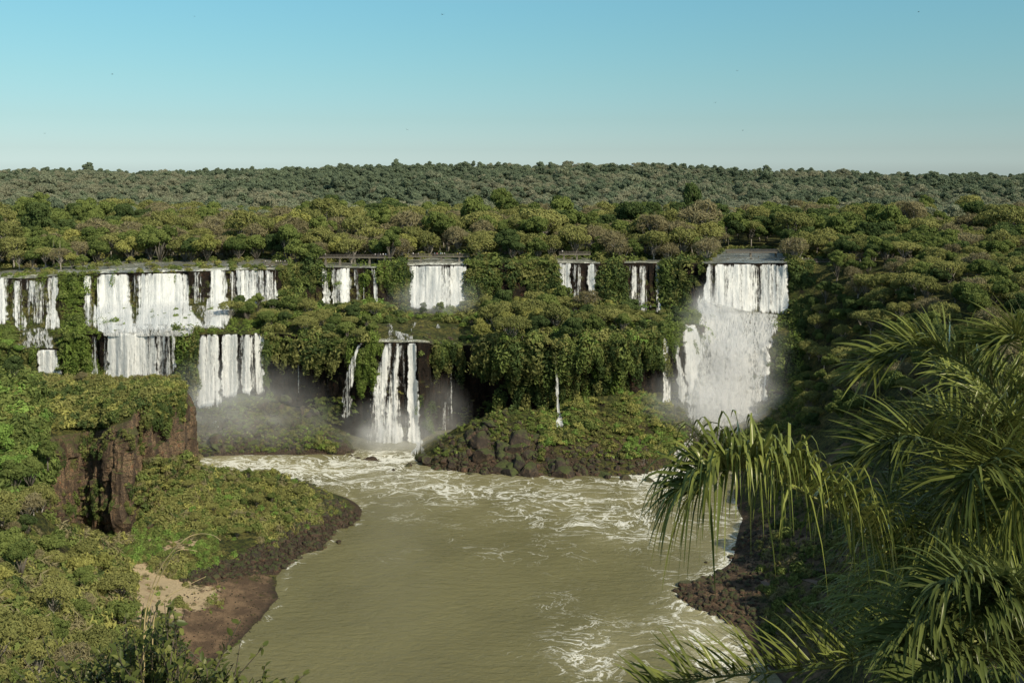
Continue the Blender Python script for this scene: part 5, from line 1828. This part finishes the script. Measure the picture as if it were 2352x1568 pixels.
def person_mesh(seed):
    rng = np.random.default_rng(seed)
    me = bpy.data.meshes.new('person')
    st = rng.uniform(.08, .2)
    arm = rng.uniform(-.1, .35)
    V = [(0, 0, .95), (0, 0, 1.15), (0, .01, 1.38), (0, .01, 1.50), (0, -.02, 1.62), (0, -.03, 1.72),
         (.09, 0, .90), (.11, -st * .3, .50), (.11, st * .4, .10), (.11, st * .4 - .16, .05), (-.09, 0, .90), (-.11, st * .3, .50), (-.11, st * .5, .10), (-.11, st * .5 - .16, .05),
         (.19, .01, 1.40), (.25, .0, 1.14), (.24, -.12 - arm, .93 + arm * .5), (.24, -.17 - arm, .86 + arm * .6), (-.19, .01, 1.40), (-.26, .02, 1.13), (-.25, -.10, .90), (-.25, -.13, .82)]
    E = [(0, 1), (1, 2), (2, 3), (3, 4), (4, 5), (0, 6), (6, 7), (7, 8), (8, 9), (0, 10), (10, 11), (11, 12), (12, 13), (2, 14), (14, 15), (15, 16), (16, 17), (2, 18), (18, 19), (19, 20), (20, 21)]
    R = [.15, .14, .16, .06, .10, .09, .095, .07, .05, .045, .095, .07, .05, .045, .065, .05, .038, .04, .065, .05, .038, .04]
    me.from_pydata(V, E, [])
    o = bpy.data.objects.new('person', me)
    COL.objects.link(o)
    sk = o.modifiers.new('skin', 'SKIN')
    for i, r in enumerate(R):
        me.skin_vertices[0].data[i].radius = (r, r * .85)
    me.skin_vertices[0].data[0].use_root = True
    sb = o.modifiers.new('sub', 'SUBSURF')
    sb.levels = sb.render_levels = 1
    dg = bpy.context.evaluated_depsgraph_get()
    nm = bpy.data.meshes.new_from_object(o.evaluated_get(dg))
    bpy.data.objects.remove(o)
    return nm


def cloth(name, c):
    return plain_mat(name, c, tuple(x * .8 for x in c), 9)


SKIN = [plain_mat('skin', (.42, .26, .18)), plain_mat('tanned skin', (.25, .14, .09))]
HAIR = plain_mat('dark hair', (.03, .02, .015))
SHIRTS = [cloth('white shirt', (.75, .74, .70)), cloth('pale blue shirt', (.30, .42, .55)), cloth('pink shirt', (.65, .22, .25)), cloth('grey shirt', (.3, .3, .3)), cloth('yellow raincoat', (.6, .45, .12)), cloth('black shirt', (.04, .04, .045))]
TROUS = [cloth('dark trousers', (.05, .05, .07)), cloth('khaki shorts', (.28, .22, .14)), cloth('blue jeans', (.08, .12, .22))]
SNAME = ['white shirt', 'pale blue shirt', 'pink shirt', 'grey shirt', 'yellow raincoat', 'black shirt']
PM = {}


def person(p, rz, shirt, label, group=None):
    key = shirt
    if key not in PM:
        me = person_mesh(500 + shirt)
        me.materials.clear()
        for m in (SHIRTS[shirt], TROUS[shirt % 3], SKIN[shirt % 2], HAIR):
            me.materials.append(m)
        for f in me.polygons:
            c = f.center
            f.material_index = 1 if c.z < .93 and abs(c.x) < .2 else (3 if c.z > 1.66 or (c.z > 1.58 and c.y > .02) else (2 if c.z > 1.46 or (abs(c.x) > .19 and c.z < 1.2) else 0))
            f.use_smooth = True
        PM[key] = me
    o = link('person', PM[key])
    o.location = tuple(p)
    o.rotation_euler = (0, 0, rz)
    tag(o, label, 'person', group)


def crowd(bridge, xs, shirts, where, front=True):
    r, a, b, z = bridge
    for k, (x, s) in enumerate(zip(xs, shirts)):
        t = (x - xs_ref(a)) / (xs_ref(b) - xs_ref(a))
        P = a + (b - a) * min(max(t, .02), .98)
        person((P[0], P[1] + (-.35 if k % 2 else .3), z), RNG.uniform(-.9, .9), s, 'person in a ' + SNAME[s] + ' ' + where, 'people in ' + SNAME[s] + 's ' + where)


def xs_ref(p):
    return CX + p[0] / p[1] * F


br1 = footbridge(728, 900, 590, 453, (748, 781, 815, 849, 884), 'long concrete footbridge on tapered piers above the mossy curtain')
br2 = footbridge(938, 1078, 588, 460, (966, 1014, 1055), 'footbridge crowded with visitors above the broad upright curtain')
br3 = footbridge(1284, 1356, 583, 462, (1295, 1325), 'short brown footbridge above the fourth upper fall')
br4 = footbridge(1668, 1822, 578, 470, (1724, 1782), 'thin footbridge crossing the pool above the great fall')
br5 = footbridge(-60, 34, 577, 486, (-10, 28), 'pale footbridge at the left edge above the upper river')
br6 = footbridge(176, 228, 575, 492, (200,), 'short footbridge between the wooded island and the far bank')
br7 = footbridge(1836, 1990, 600, 446, (1850, 1900, 1950), 'railed visitor platform on the rim right of the great fall')
br8 = footbridge(596, 660, 606, 432, (620, 650), 'railed platform at the right end of the upper left falls')
crowd(br1, (747, 862, 868, 874, 880, 886), (3, 0, 5, 3, 0, 1), 'on the long footbridge')
crowd(br2, (949, 961, 998, 1004, 1012, 1016, 1021, 1051, 1056), (0, 3, 1, 2, 1, 0, 0, 4, 3), 'on the visitors footbridge')
crowd(br3, (1292,), (0,), 'on the short brown footbridge')
crowd(br5, (4, 9, 14, 19, 28), (0, 0, 1, 0, 2), 'on the footbridge at the left edge')
crowd(br6, (181, 185, 190, 201, 206), (0, 0, 4, 0, 0), 'on the short footbridge beside the wooded island')
crowd(br7, (1843, 1850, 1857, 1876, 1933, 1938, 1947), (0, 3, 0, 5, 2, 0, 5), 'on the platform right of the great fall')
crowd(br8, (604, 610, 634, 639, 644, 649, 654), (5, 0, 0, 3, 0, 5, 0), 'on the platform beside the left falls')

M['stair'] = plain_mat('worn stone steps', (.085, .06, .042), (.17, .125, .09), 1.0)


def staircase(x0, y0, x1, y1, label, w=1.7):
    a, b = hit(x0, y0, [bN])[0], hit(x1, y1, [bN])[0]
    d = b - a
    L = math.hypot(d.x, d.y)
    rz = math.atan2(d.y, d.x)
    r = empty('stone_staircase', a, rz)
    n = max(6, int(L / .75))
    for k in range(n):
        t = (k + .5) / n
        g = drop(a.x + d.x * t, a.y + d.y * t, [bN])[0].z - a.z
        z = max(d.z * t, g) + .25
        mb = MB()
        mb.box((L * t, 0, z - .5), (L / n * .72, w, 1.0))
        link('step', mb.mesh('step', M['stair']), r)
    tag(r, label, 'staircase')


staircase(1872, 1412, 1897, 1360, 'straight flight of stone steps in the scrub of the right bank')
staircase(1996, 1364, 2010, 1338, 'short flight of stone steps nearest the palm on the right bank')
staircase(1950, 1466, 1986, 1438, 'lowest flight of broad stone steps under the palm fronds')
staircase(1783, 1458, 1840, 1432, 'flight of stone steps climbing from the right shore')
staircase(1972, 1436, 2028, 1392, 'winding flight of stone steps under the hanging palm leaves')


def path(pts, w=1.5):
    P = [hit(x, y, [bN])[0] for x, y in pts]
    Q = []
    for i in range(len(P) - 1):
        for q in range(8):
            Q.append(P[i].lerp(P[i + 1], q / 8))
    V = []
    for i, p in enumerate(Q):
        t = (Q[min(i + 1, len(Q) - 1)] - Q[max(i - 1, 0)])
        s = Vector((-t.y, t.x, 0)).normalized()
        for k in range(5):
            q = p + s * w * (k / 2 - 1) * .5
            V.append((q.x, q.y, drop(q.x, q.y, [bN])[0].z + .12))
    o = link('path', mesh_np('path', np.array(V), grid_faces(len(Q), 5)[:, ::-1], M['path'], True))
    tag(o, kind='structure')


M['path'] = plain_mat('trodden earth', (.11, .07, .045), (.19, .125, .085), .8)
path([(1745, 1325), (1770, 1355), (1800, 1395), (1840, 1412), (1870, 1414)])
path([(1840, 1432), (1865, 1428), (1900, 1425), (1950, 1440)])
path([(1897, 1360), (1880, 1340), (1850, 1330), (1860, 1300)])

# ------------------------------------------------------------------ birds
M['bird'] = plain_mat('dark feathers', (.02, .02, .022))


def bird_mesh():
    mb = MB()
    mb.tube([(0, -.34, 0), (0, -.2, .03), (0, 0, .03), (0, .25, 0), (0, .42, -.02)], [.02, .07, .09, .06, .03], 6)
    for s in (-1, 1):
        mb.add([(0, -.14, .04), (0, .12, .04), (s * .45, .08, .22), (s * .45, -.14, .22), (s * .95, .12, .12), (s * .9, .0, .12)], [(0, 1, 2, 3), (3, 2, 4, 5)])
    return mb.mesh('bird', M['bird'], True)


BM = bird_mesh()
for x, y, D in ((1643, 236, 420), (258, 171, 400), (1706, 300, 480), (446, 38, 380), (1016, 34, 330), (1693, 163, 450), (935, 298, 500), (2110, 28, 400), (103, 307, 500)):
    o = link('bird', BM)
    o.location = at(x, y, D)
    o.rotation_euler = (0, RNG.uniform(-.4, .4), RNG.uniform(0, 6))
    tag(o, 'tiny dark bird flying in the open sky above the forest', 'bird', 'birds in the sky')

# ================================================================== FOREGROUND PALMS
M['palm_leaf'] = leaf_mat('glossy palm leaflets', (.012, .026, .004), (.032, .054, .006), (.190, .210, .022), .28, .42, .27)
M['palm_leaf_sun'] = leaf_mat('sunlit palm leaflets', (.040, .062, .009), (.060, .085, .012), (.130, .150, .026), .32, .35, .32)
M['rachis'] = plain_mat('palm rachis', (.14, .16, .04), (.24, .22, .07), 6, .5)
M['fg_trunk'] = plain_mat('grey palm trunk', (.12, .10, .08), (.22, .19, .15), 5)


def catmull(P, n):
    P = [Vector(p) for p in P]
    P = [P[0] * 2 - P[1]] + P + [P[-1] * 2 - P[-2]]
    out = []
    segs = len(P) - 3
    for i in range(n):
        t = i / (n - 1) * segs
        k = min(int(t), segs - 1)
        u = t - k
        a, b, c, d = P[k:k + 4]
        out.append(.5 * ((2 * b) + (c - a) * u + (2 * a - 5 * b + 4 * c - d) * u * u + (3 * b - a - 3 * c + d) * u ** 3))
    return out


def frond(parent, pts, seed, leafmat, nl=70, L=.8, up=.45, grav=.75, fwd=.55, start=.12, width=.023, plume=.5):
    rng = np.random.default_rng(seed)
    inv = parent.matrix_world.inverted() if False else Matrix.Translation(-Vector(parent.location))
    N = 60
    R = [inv @ p for p in catmull([at(*p) for p in pts], N)]
    mb = MB()
    mb.tube(R, [.026 - .021 * i / (N - 1) for i in range(N)], 6)
    fr = link('frond', mb.mesh('frond', M['rachis'], True), parent)
    V, Fq, T = [], [], []
    for k in range(nl):
        for sgn in (-1, 1):
            t = start + (1 - start) * (k + rng.uniform(-.3, .3)) / nl
            t = min(max(t, 0), .995)
            i = int(t * (N - 1))
            p = R[i].lerp(R[i + 1], t * (N - 1) - i)
            tg = (R[i + 1] - R[i]).normalized()
            side = tg.cross(Vector((0, 0, 1)))
            side = side.normalized() if side.length > 1e-4 else Vector((0, 1, 0))
            upv = side.cross(tg).normalized()
            if upv.z < 0:
                upv = -upv
            l = L * (.45 + .55 * math.sin(math.pi * min(1, .18 + .78 * t)) ** .7) * rng.uniform(.8, 1.15)
            pl = rng.normal(0, plume)
            d = side * sgn * (.8 + .1 * pl) + tg * (fwd + rng.normal(0, .24)) + upv * (up + pl * .6)
            d.normalize()
            g = grav * rng.uniform(.5, 1.4)
            kink = rng.uniform(.15, .62)
            M_ = 8
            prev = None
            pts_ = []
            for q in range(M_ + 1):
                s = q / M_
                hs_ = max(0.0, s - kink) / (1 - kink)
                pts_.append(p + d * (l * (s - .42 * (1 - kink) * hs_ ** 1.6 * min(1.0, g))) + Vector((0, 0, -1)) * (g * l * (.16 * s * s + .85 * (1 - kink) * hs_ ** 1.35)) + side * rng.normal(0, .003))
            tw = rng.uniform(-.7, .7)
            wn = width * rng.uniform(.75, 1.2)
            b0 = len(V)
            for q, pq in enumerate(pts_):
                tq = (pts_[min(q + 1, M_)] - pts_[max(q - 1, 0)]).normalized()
                wv = tq.cross(upv * math.cos(tw) + side * math.sin(tw) * sgn)
                wv = wv.normalized() if wv.length > 1e-5 else side
                nv = wv.cross(tq)
                s = q / M_
                ww = wn * .5 * min(1, .35 + s * 4) * (1 - s ** 2.6) + .001
                V += [pq - wv * ww + nv * ww * .28, pq, pq + wv * ww + nv * ww * .28]
            tv = float(np.clip(rng.beta(1.6, 2.8) + (.25 if rng.random() < .06 else 0), 0, 1))
            for q in range(M_):
                a = b0 + q * 3
                Fq += [(a, a + 1, a + 4, a + 3), (a + 1, a + 2, a + 5, a + 4)]
                T += [tv, tv]
    me = mesh_np('leaflets', np.array([v[:] for v in V]), np.array(Fq), M[leafmat], True, {'tint': ('FACE', T)})
    link('leaflets', me, fr)
    return fr


def fg_palm(label, base, top, rad):
    r = empty('palm_tree', base)
    mb = MB()
    t = Vector(top) - Vector(base)
    n = 26
    mb.tube([t * (k / n) + Vector((.04 * math.sin(k * .7), .04 * math.cos(k * .5), 0)) for k in range(n + 1)], [rad * (1.12 if k % 2 else 1.0) for k in range(n + 1)], 14)
    link('trunk', mb.mesh('trunk', M['fg_trunk'], True), r)
    tag(r, label, 'palm')
    return r


def gz_(X, Y):
    return drop(X, Y, [bN])[0].z - .4


c1 = at(2430, 1330, 8.9)
p1 = fg_palm('big dark glossy palm in the foreground with long drooping fronds', (c1[0], c1[1], gz_(c1[0], c1[1])), c1, .17)
K = (2420, 1340, 8.9)
FR1 = [
    ([K, (2250, 1380, 8.5), (2120, 1330, 8.2), (2000, 1240, 8.0), (1880, 1150, 7.85), (1790, 1105, 7.75), (1720, 1080, 7.7), (1670, 1078, 7.65), (1625, 1098, 7.6), (1600, 1135, 7.6)], dict(nl=190, L=.90, up=1.1, grav=1.1, fwd=.5, start=.2, plume=.65, width=.029)),
    ([K, (2400, 1150, 9.0), (2345, 990, 9.1), (2270, 880, 9.2), (2190, 822, 9.2), (2110, 800, 9.25), (2035, 822, 9.3), (1985, 862, 9.3)], dict(nl=150, L=.7, up=.6, grav=.30, fwd=.8, start=.18, plume=.85)),
    ([K, (2330, 1160, 8.6), (2230, 1060, 8.4), (2130, 1010, 8.2), (2050, 1010, 8.1), (1985, 1050, 8.1)], dict(nl=115, L=.66, up=.3, grav=.25, fwd=.8, start=.15, plume=.7)),
    ([K, (2440, 1100, 8.8), (2420, 920, 8.8), (2380, 810, 8.8), (2330, 770, 8.7), (2280, 790, 8.7)], dict(nl=110, L=.66, up=.5, grav=.2, fwd=.8, start=.15, plume=.8)),
    ([K, (2340, 1230, 9.6), (2230, 1150, 10.0), (2120, 1130, 10.3), (2020, 1170, 10.5), (1960, 1250, 10.6)], dict(nl=125, L=.8, up=.4, grav=.38, fwd=.7, plume=.7, start=.12)),
    ([K, (2340, 1330, 9.4), (2230, 1280, 9.8), (2120, 1290, 10.1), (2030, 1350, 10.3), (1990, 1440, 10.3)], dict(nl=125, L=.85, up=.4, grav=.38, fwd=.7, plume=.7, start=.1)),
    ([K, (2360, 1200, 9.4), (2300, 1060, 10.0), (2230, 980, 10.3), (2150, 950, 10.6), (2080, 980, 10.8)], dict(nl=120, L=.8, up=.4, grav=.38, fwd=.7, plume=.7, start=.12)),
    ([K, (2350, 1250, 8.5), (2280, 1180, 8.2), (2200, 1180, 8.0), (2120, 1240, 7.9), (2080, 1320, 7.9)], dict(nl=120, L=.8, up=.35, grav=.38, fwd=.7, plume=.7, start=.1)),
    ([K, (2390, 1250, 8.4), (2350, 1120, 8.0), (2300, 1060, 7.8), (2240, 1080, 7.6), (2200, 1150, 7.6)], dict(nl=120, L=.78, up=.35, grav=.38, fwd=.7, plume=.7, start=.1)),
    ([K, (2360, 1400, 9.3), (2270, 1400, 9.7), (2180, 1440, 9.9), (2110, 1520, 10.0)], dict(nl=110, L=.85, up=.4, grav=.38, fwd=.7, plume=.7, start=.08)),
    ([K, (2410, 1200, 9.6), (2390, 1050, 10.2), (2340, 960, 10.6), (2270, 930, 10.9)], dict(nl=110, L=.85, up=.4, grav=.38, fwd=.7, plume=.7, start=.1)),
    ([K, (2450, 1250, 8.2), (2430, 1140, 7.9), (2380, 1090, 7.7), (2330, 1130, 7.6), (2300, 1220, 7.6)], dict(nl=110, L=.8, up=.35, grav=.38, fwd=.7, plume=.7, start=.1)),
    ([K, (2320, 1440, 8.6), (2200, 1480, 8.2), (2050, 1510, 8.0), (1900, 1530, 7.9), (1740, 1545, 7.8), (1600, 1560, 7.75), (1490, 1590, 7.7)], dict(nl=130, L=.62, up=.8, grav=.22, fwd=.8, start=.2, plume=.6)),
    ([K, (2360, 1260, 10.2), (2260, 1190, 10.8), (2150, 1180, 11.2), (2060, 1230, 11.4)], dict(nl=125, L=.95, up=.4, grav=.45, fwd=.7, start=.1, plume=.8)),
    ([K, (2390, 1150, 10.0), (2340, 1010, 10.6), (2260, 900, 11.0), (2170, 850, 11.2)], dict(nl=125, L=.9, up=.4, grav=.35, fwd=.8, start=.1, plume=.8)),
    ([K, (2330, 1350, 9.0), (2230, 1330, 9.0), (2150, 1370, 9.0), (2110, 1450, 9.0)], dict(nl=120, L=.85, up=.4, grav=.5, fwd=.7, start=.08, plume=.8)),
    ([K, (2400, 1230, 8.6), (2360, 1090, 8.5), (2310, 1000, 8.4), (2240, 960, 8.3)], dict(nl=125, L=.8, up=.4, grav=.4, fwd=.7, start=.1, plume=.8)),
    ([K, (2420, 1200, 9.3), (2400, 1040, 9.5), (2370, 930, 9.6), (2320, 880, 9.6)], dict(nl=120, L=.8, up=.4, grav=.3, fwd=.8, start=.1, plume=.8)),
    ([K, (2340, 1290, 10.4), (2220, 1240, 11.2), (2110, 1240, 11.8), (2000, 1300, 12.2), (1930, 1400, 12.3)], dict(nl=130, L=.95, up=.4, grav=.5, fwd=.7, start=.1, plume=.8)),
    ([K, (2500, 1300, 8.3), (2560, 1330, 7.8), (2600, 1420, 7.6)], dict(nl=50, L=.8)),
    ([K, (2480, 1200, 9.5), (2560, 1120, 9.9), (2650, 1150, 10.2)], dict(nl=50, L=.8)),
]
for i, (pts, kw) in enumerate(FR1):
    frond(p1, pts, 900 + i, 'palm_leaf', **kw)
c2 = at(2400, 1560, 6.6)
p2 = fg_palm('smaller sunlit yellowish palm in the foreground below the big palm', (c2[0], c2[1], gz_(c2[0], c2[1])), c2, .12)
K = (2390, 1570, 6.6)
FR2 = [
    ([K, (2320, 1470, 6.5), (2240, 1410, 6.4), (2160, 1400, 6.35), (2090, 1440, 6.3), (2045, 1510, 6.3)], dict(nl=115, L=.5, up=.45, grav=.38, fwd=.7, plume=.7, start=.12, width=.026)),
    ([K, (2330, 1420, 6.3), (2270, 1350, 6.2), (2200, 1330, 6.1), (2140, 1360, 6.1)], dict(nl=110, L=.48, up=.5, grav=.55, fwd=.6, start=.12, width=.026)),
    ([K, (2320, 1520, 6.4), (2240, 1500, 6.2), (2160, 1520, 6.1), (2090, 1580, 6.0)], dict(nl=110, L=.48, up=.5, grav=.55, fwd=.6, start=.1, width=.026)),
    ([K, (2370, 1450, 6.4), (2340, 1370, 6.3), (2290, 1350, 6.2), (2250, 1400, 6.1)], dict(nl=110, L=.48, up=.5, grav=.55, fwd=.6, start=.1, width=.026)),
    ([K, (2400, 1480, 6.9), (2380, 1390, 7.1), (2330, 1350, 7.2), (2280, 1370, 7.2)], dict(nl=70, L=.5, up=.5, grav=.55, fwd=.6, start=.1, width=.026)),
]
for i, (pts, kw) in enumerate(FR2):
    frond(p2, pts, 960 + i, 'palm_leaf_sun', **kw)

# ================================================================== FOREGROUND BUSH AND DRY CANES
M['fg_leaf'] = leaf_mat('glossy shrub leaves', (.035, .055, .008), (.065, .090, .012), (.20, .20, .03), .35, .3, .35)
M['fg_twig'] = plain_mat('shrub twigs', (.06, .045, .03), (.12, .10, .07), 20)
M['cane'] = plain_mat('dry straw canes', (.38, .29, .13), (.50, .40, .20), 20, .6)
rng = np.random.default_rng(77)
bx = at(330, 1640, 5.6)
bb = empty('leafy_shrub', (bx[0], bx[1], gz_(bx[0], bx[1])))
tag(bb, 'leafy green shrub with glossy leaves and thin twigs in the foreground', 'shrub')
loc0 = Vector(bb.location)
mb = MB()
LV, LF, LT = [], [], []


def leaf(p, d, n, l, w_):
    d = d.normalized()
    s = d.cross(n)
    s = s.normalized() if s.length > 1e-4 else Vector((1, 0, 0))
    n = s.cross(d)
    b = len(LV)
    cu = rng.uniform(.0, .25) * l
    for t, wd in ((0, .0), (.3, .42), (.65, .38), (1.0, 0)):
        c = p + d * l * t - n * cu * t * t
        if wd == 0:
            LV.append(c)
        else:
            LV.extend([c - s * w_ * wd + n * w_ * .12, c, c + s * w_ * wd + n * w_ * .12])
    LF.extend([(b, b + 2, b + 1, b + 1), (b, b + 3, b + 2, b + 2), (b + 1, b + 2, b + 5, b + 4), (b + 2, b + 3, b + 6, b + 5), (b + 4, b + 5, b + 7, b + 7), (b + 5, b + 6, b + 7, b + 7)])
    LT.extend([float(np.clip(rng.beta(1.5, 2.6), 0, 1))] * 6)


ends = []
for k in range(330):
    x = rng.choice([rng.normal(340, 70), rng.uniform(100, 590)])
    ceil_ = 1575 - 120 * math.exp(-((x - 370) / 60) ** 2) - 75 * math.exp(-((x - 320) / 200) ** 2) - 25
    y = rng.uniform(ceil_, 1620)
    ends.append((x + rng.normal(0, 14), y, 5.6 + rng.normal(0, .35)))
ends += [(690, 1550, 5.5), (655, 1560, 5.4), (620, 1535, 5.5), (600, 1500, 5.6), (560, 1468, 5.6), (60, 1505, 5.5), (90, 1470, 5.6), (40, 1540, 5.4), (130, 1440, 5.6), (545, 1440, 5.6)]
for x, y, D in ends:
    e = Vector(at(x, y, D)) - loc0
    s0 = Vector(at(330 + (x - 330) * .45, 1720, 5.6 + rng.normal(0, .15))) - loc0
    m1 = s0.lerp(e, .55) + Vector(rng.normal(0, .05, 3))
    pp = catmull([s0, m1, e + Vector(rng.normal(0, .02, 3))], 14)
    mb.tube(pp, [.008 - .0062 * i / 13 for i in range(14)], 4, cap=False)
    nlv = 22
    for q in range(nlv):
        t = rng.uniform(.25, 1.0)
        i = min(int(t * 13), 12)
        p = pp[i].lerp(pp[i + 1], t * 13 - i)
        tg = (pp[i + 1] - pp[i]).normalized()
        rd = Vector(rng.normal(0, 1, 3))
        d = tg * .5 + rd.normalized() * .9 + Vector((0, 0, -.15))
        n = Vector((rng.normal(0, .5), rng.normal(-.2, .5), 1.0))
        l = rng.uniform(.030, .068)
        leaf(p, d, n, l, l * rng.uniform(.42, .6))
link('stems', mb.mesh('stems', M['fg_twig'], True), bb)
fq = [f for f in LF if f[2] != f[3]]
ft = [f[:3] for f in LF if f[2] == f[3]]
tq = [t for f, t in zip(LF, LT) if f[2] != f[3]]
t3 = [t for f, t in zip(LF, LT) if f[2] == f[3]]
link('leaves', mesh_np('leaves', np.array([v[:] for v in LV]), [np.array(fq), np.array(ft)], M['fg_leaf'], True, {'tint': ('FACE', tq + t3)}), bb)
for pts, l in (([(328, 1700, 5.3), (331, 1452, 5.3), (341, 1379, 5.3), (370, 1301, 5.25), (419, 1243, 5.2), (453, 1226, 5.2), (487, 1228, 5.15), (507, 1240, 5.1)], 'longest arching straw coloured cane rising from the foreground shrub'),
               ([(332, 1700, 5.4), (334, 1452, 5.4), (361, 1340, 5.4), (390, 1287, 5.35), (405, 1266, 5.3), (424, 1261, 5.3), (453, 1265, 5.3)], 'shorter arching straw cane beside the longest one'),
               ([(350, 1700, 5.4), (352, 1440, 5.4), (375, 1379, 5.4), (429, 1345, 5.4), (473, 1323, 5.4)], 'dry thin stem slanting over the brown beach from the shrub')):
    b0 = Vector(at(*pts[0]))
    b0.z = gz_(b0.x, b0.y)
    mb = MB()
    pp = catmull([at(*p) for p in pts], 40)
    pp = [b0] + pp
    mb.tube([p - b0 for p in pp], [.0045] + [.0042 - .0028 * i / 39 for i in range(40)], 6)
    o = link('dry_cane', mb.mesh('dry_cane', M['cane'], True))
    o.location = b0
    tag(o, l, 'cane')

# ================================================================== CAMERA, SKY, SUN
cam = bpy.data.cameras.new('camera')
cam.lens = 36.0 * F / 2352
cam.sensor_width = 36
cam.shift_y = -(784 - HY) / 2352
cam.clip_start = .1
cam.clip_end = 12000
co = bpy.data.objects.new('camera', cam)
COL.objects.link(co)
co.location = (0, 0, CAMZ)
co.rotation_euler = (math.radians(90), 0, 0)
SC.camera = co

SUN_DIR = Vector((.55, -.57, .61)).normalized()          # towards the sun
elev = math.asin(SUN_DIR.z)
sun = bpy.data.lights.new('sun', 'SUN')
sun.energy = 5.0
sun.angle = math.radians(.53)
sun.color = (1.0, .91, .74)
so = bpy.data.objects.new('sun', sun)
COL.objects.link(so)
so.rotation_euler = SUN_DIR.to_track_quat('Z', 'Y').to_euler()
so.location = (60, -30, 160)

w = bpy.data.worlds.new('World')
SC.world = w
w.use_nodes = True
nt = w.node_tree
bg = nt.nodes['Background']
sky = nt.nodes.new('ShaderNodeTexSky')
sky.sky_type = 'NISHITA'
sky.sun_disc = False
sky.sun_elevation = elev
sky.sun_rotation = math.atan2(SUN_DIR.x, SUN_DIR.y)
sky.air_density = 1.0
sky.dust_density = 0.4
sky.ozone_density = 1.2
mixn = nt.nodes.new('ShaderNodeMix')
mixn.data_type = 'RGBA'
mixn.blend_type = 'MULTIPLY'
mixn.inputs[0].default_value = 1
mixn.inputs[7].default_value = (.86, .98, 1.0, 1)
nt.links.new(sky.outputs[0], mixn.inputs[6])
tcw = nt.nodes.new('ShaderNodeTexCoord')
sep = nt.nodes.new('ShaderNodeSeparateXYZ')
nt.links.new(tcw.outputs['Generated'], sep.inputs[0])
mul = nt.nodes.new('ShaderNodeMath')
mul.operation = 'MULTIPLY'
mul.inputs[1].default_value = 2.5
nt.links.new(sep.outputs['Z'], mul.inputs[0])
ramp = nt.nodes.new('ShaderNodeValToRGB')           # haze tone near the horizon; unseen sky above brightened as added fill light
nt.links.new(mul.outputs[0], ramp.inputs[0])
stops = [(0.025, (0.65, 0.755, 0.99)), (0.055, (0.588, 0.671, 0.849)), (0.13, (0.567, 0.66, 0.734)), (0.23, (0.592, 0.737, 0.724)), (0.3275, (0.611, 0.816, 0.76)), (0.415, (0.634, 0.884, 0.812)), (0.5, (0.85, 0.92, 0.86)), (0.85, (1.4, 1.25, 1.02))]
el = ramp.color_ramp.elements
el[0].position, el[0].color = stops[0][0], stops[0][1] + (1,)
el[1].position, el[1].color = stops[-1][0], stops[-1][1] + (1,)
for p_, c_ in stops[1:-1]:
    e_ = el.new(p_)
    e_.color = c_ + (1,)
mix2 = nt.nodes.new('ShaderNodeMix')
mix2.data_type = 'RGBA'
mix2.blend_type = 'MULTIPLY'
mix2.inputs[0].default_value = 1
nt.links.new(mixn.outputs[2], mix2.inputs[6])
nt.links.new(ramp.outputs[0], mix2.inputs[7])
nt.links.new(mix2.outputs[2], bg.inputs['Color'])
bg.inputs['Strength'].default_value = .13

SC.view_settings.view_transform = 'Standard'
SC.view_settings.look = 'None'
SC.view_settings.exposure = 0
SC.render.engine = 'CYCLES'
SC.cycles.use_denoising = True
SC.cycles.max_bounces = 6
SC.cycles.diffuse_bounces = 3
SC.cycles.glossy_bounces = 2
SC.cycles.transmission_bounces = 3
SC.cycles.transparent_max_bounces = 24
SC.cycles.volume_bounces = 3
SC.cycles.caustics_reflective = False
SC.cycles.caustics_refractive = False
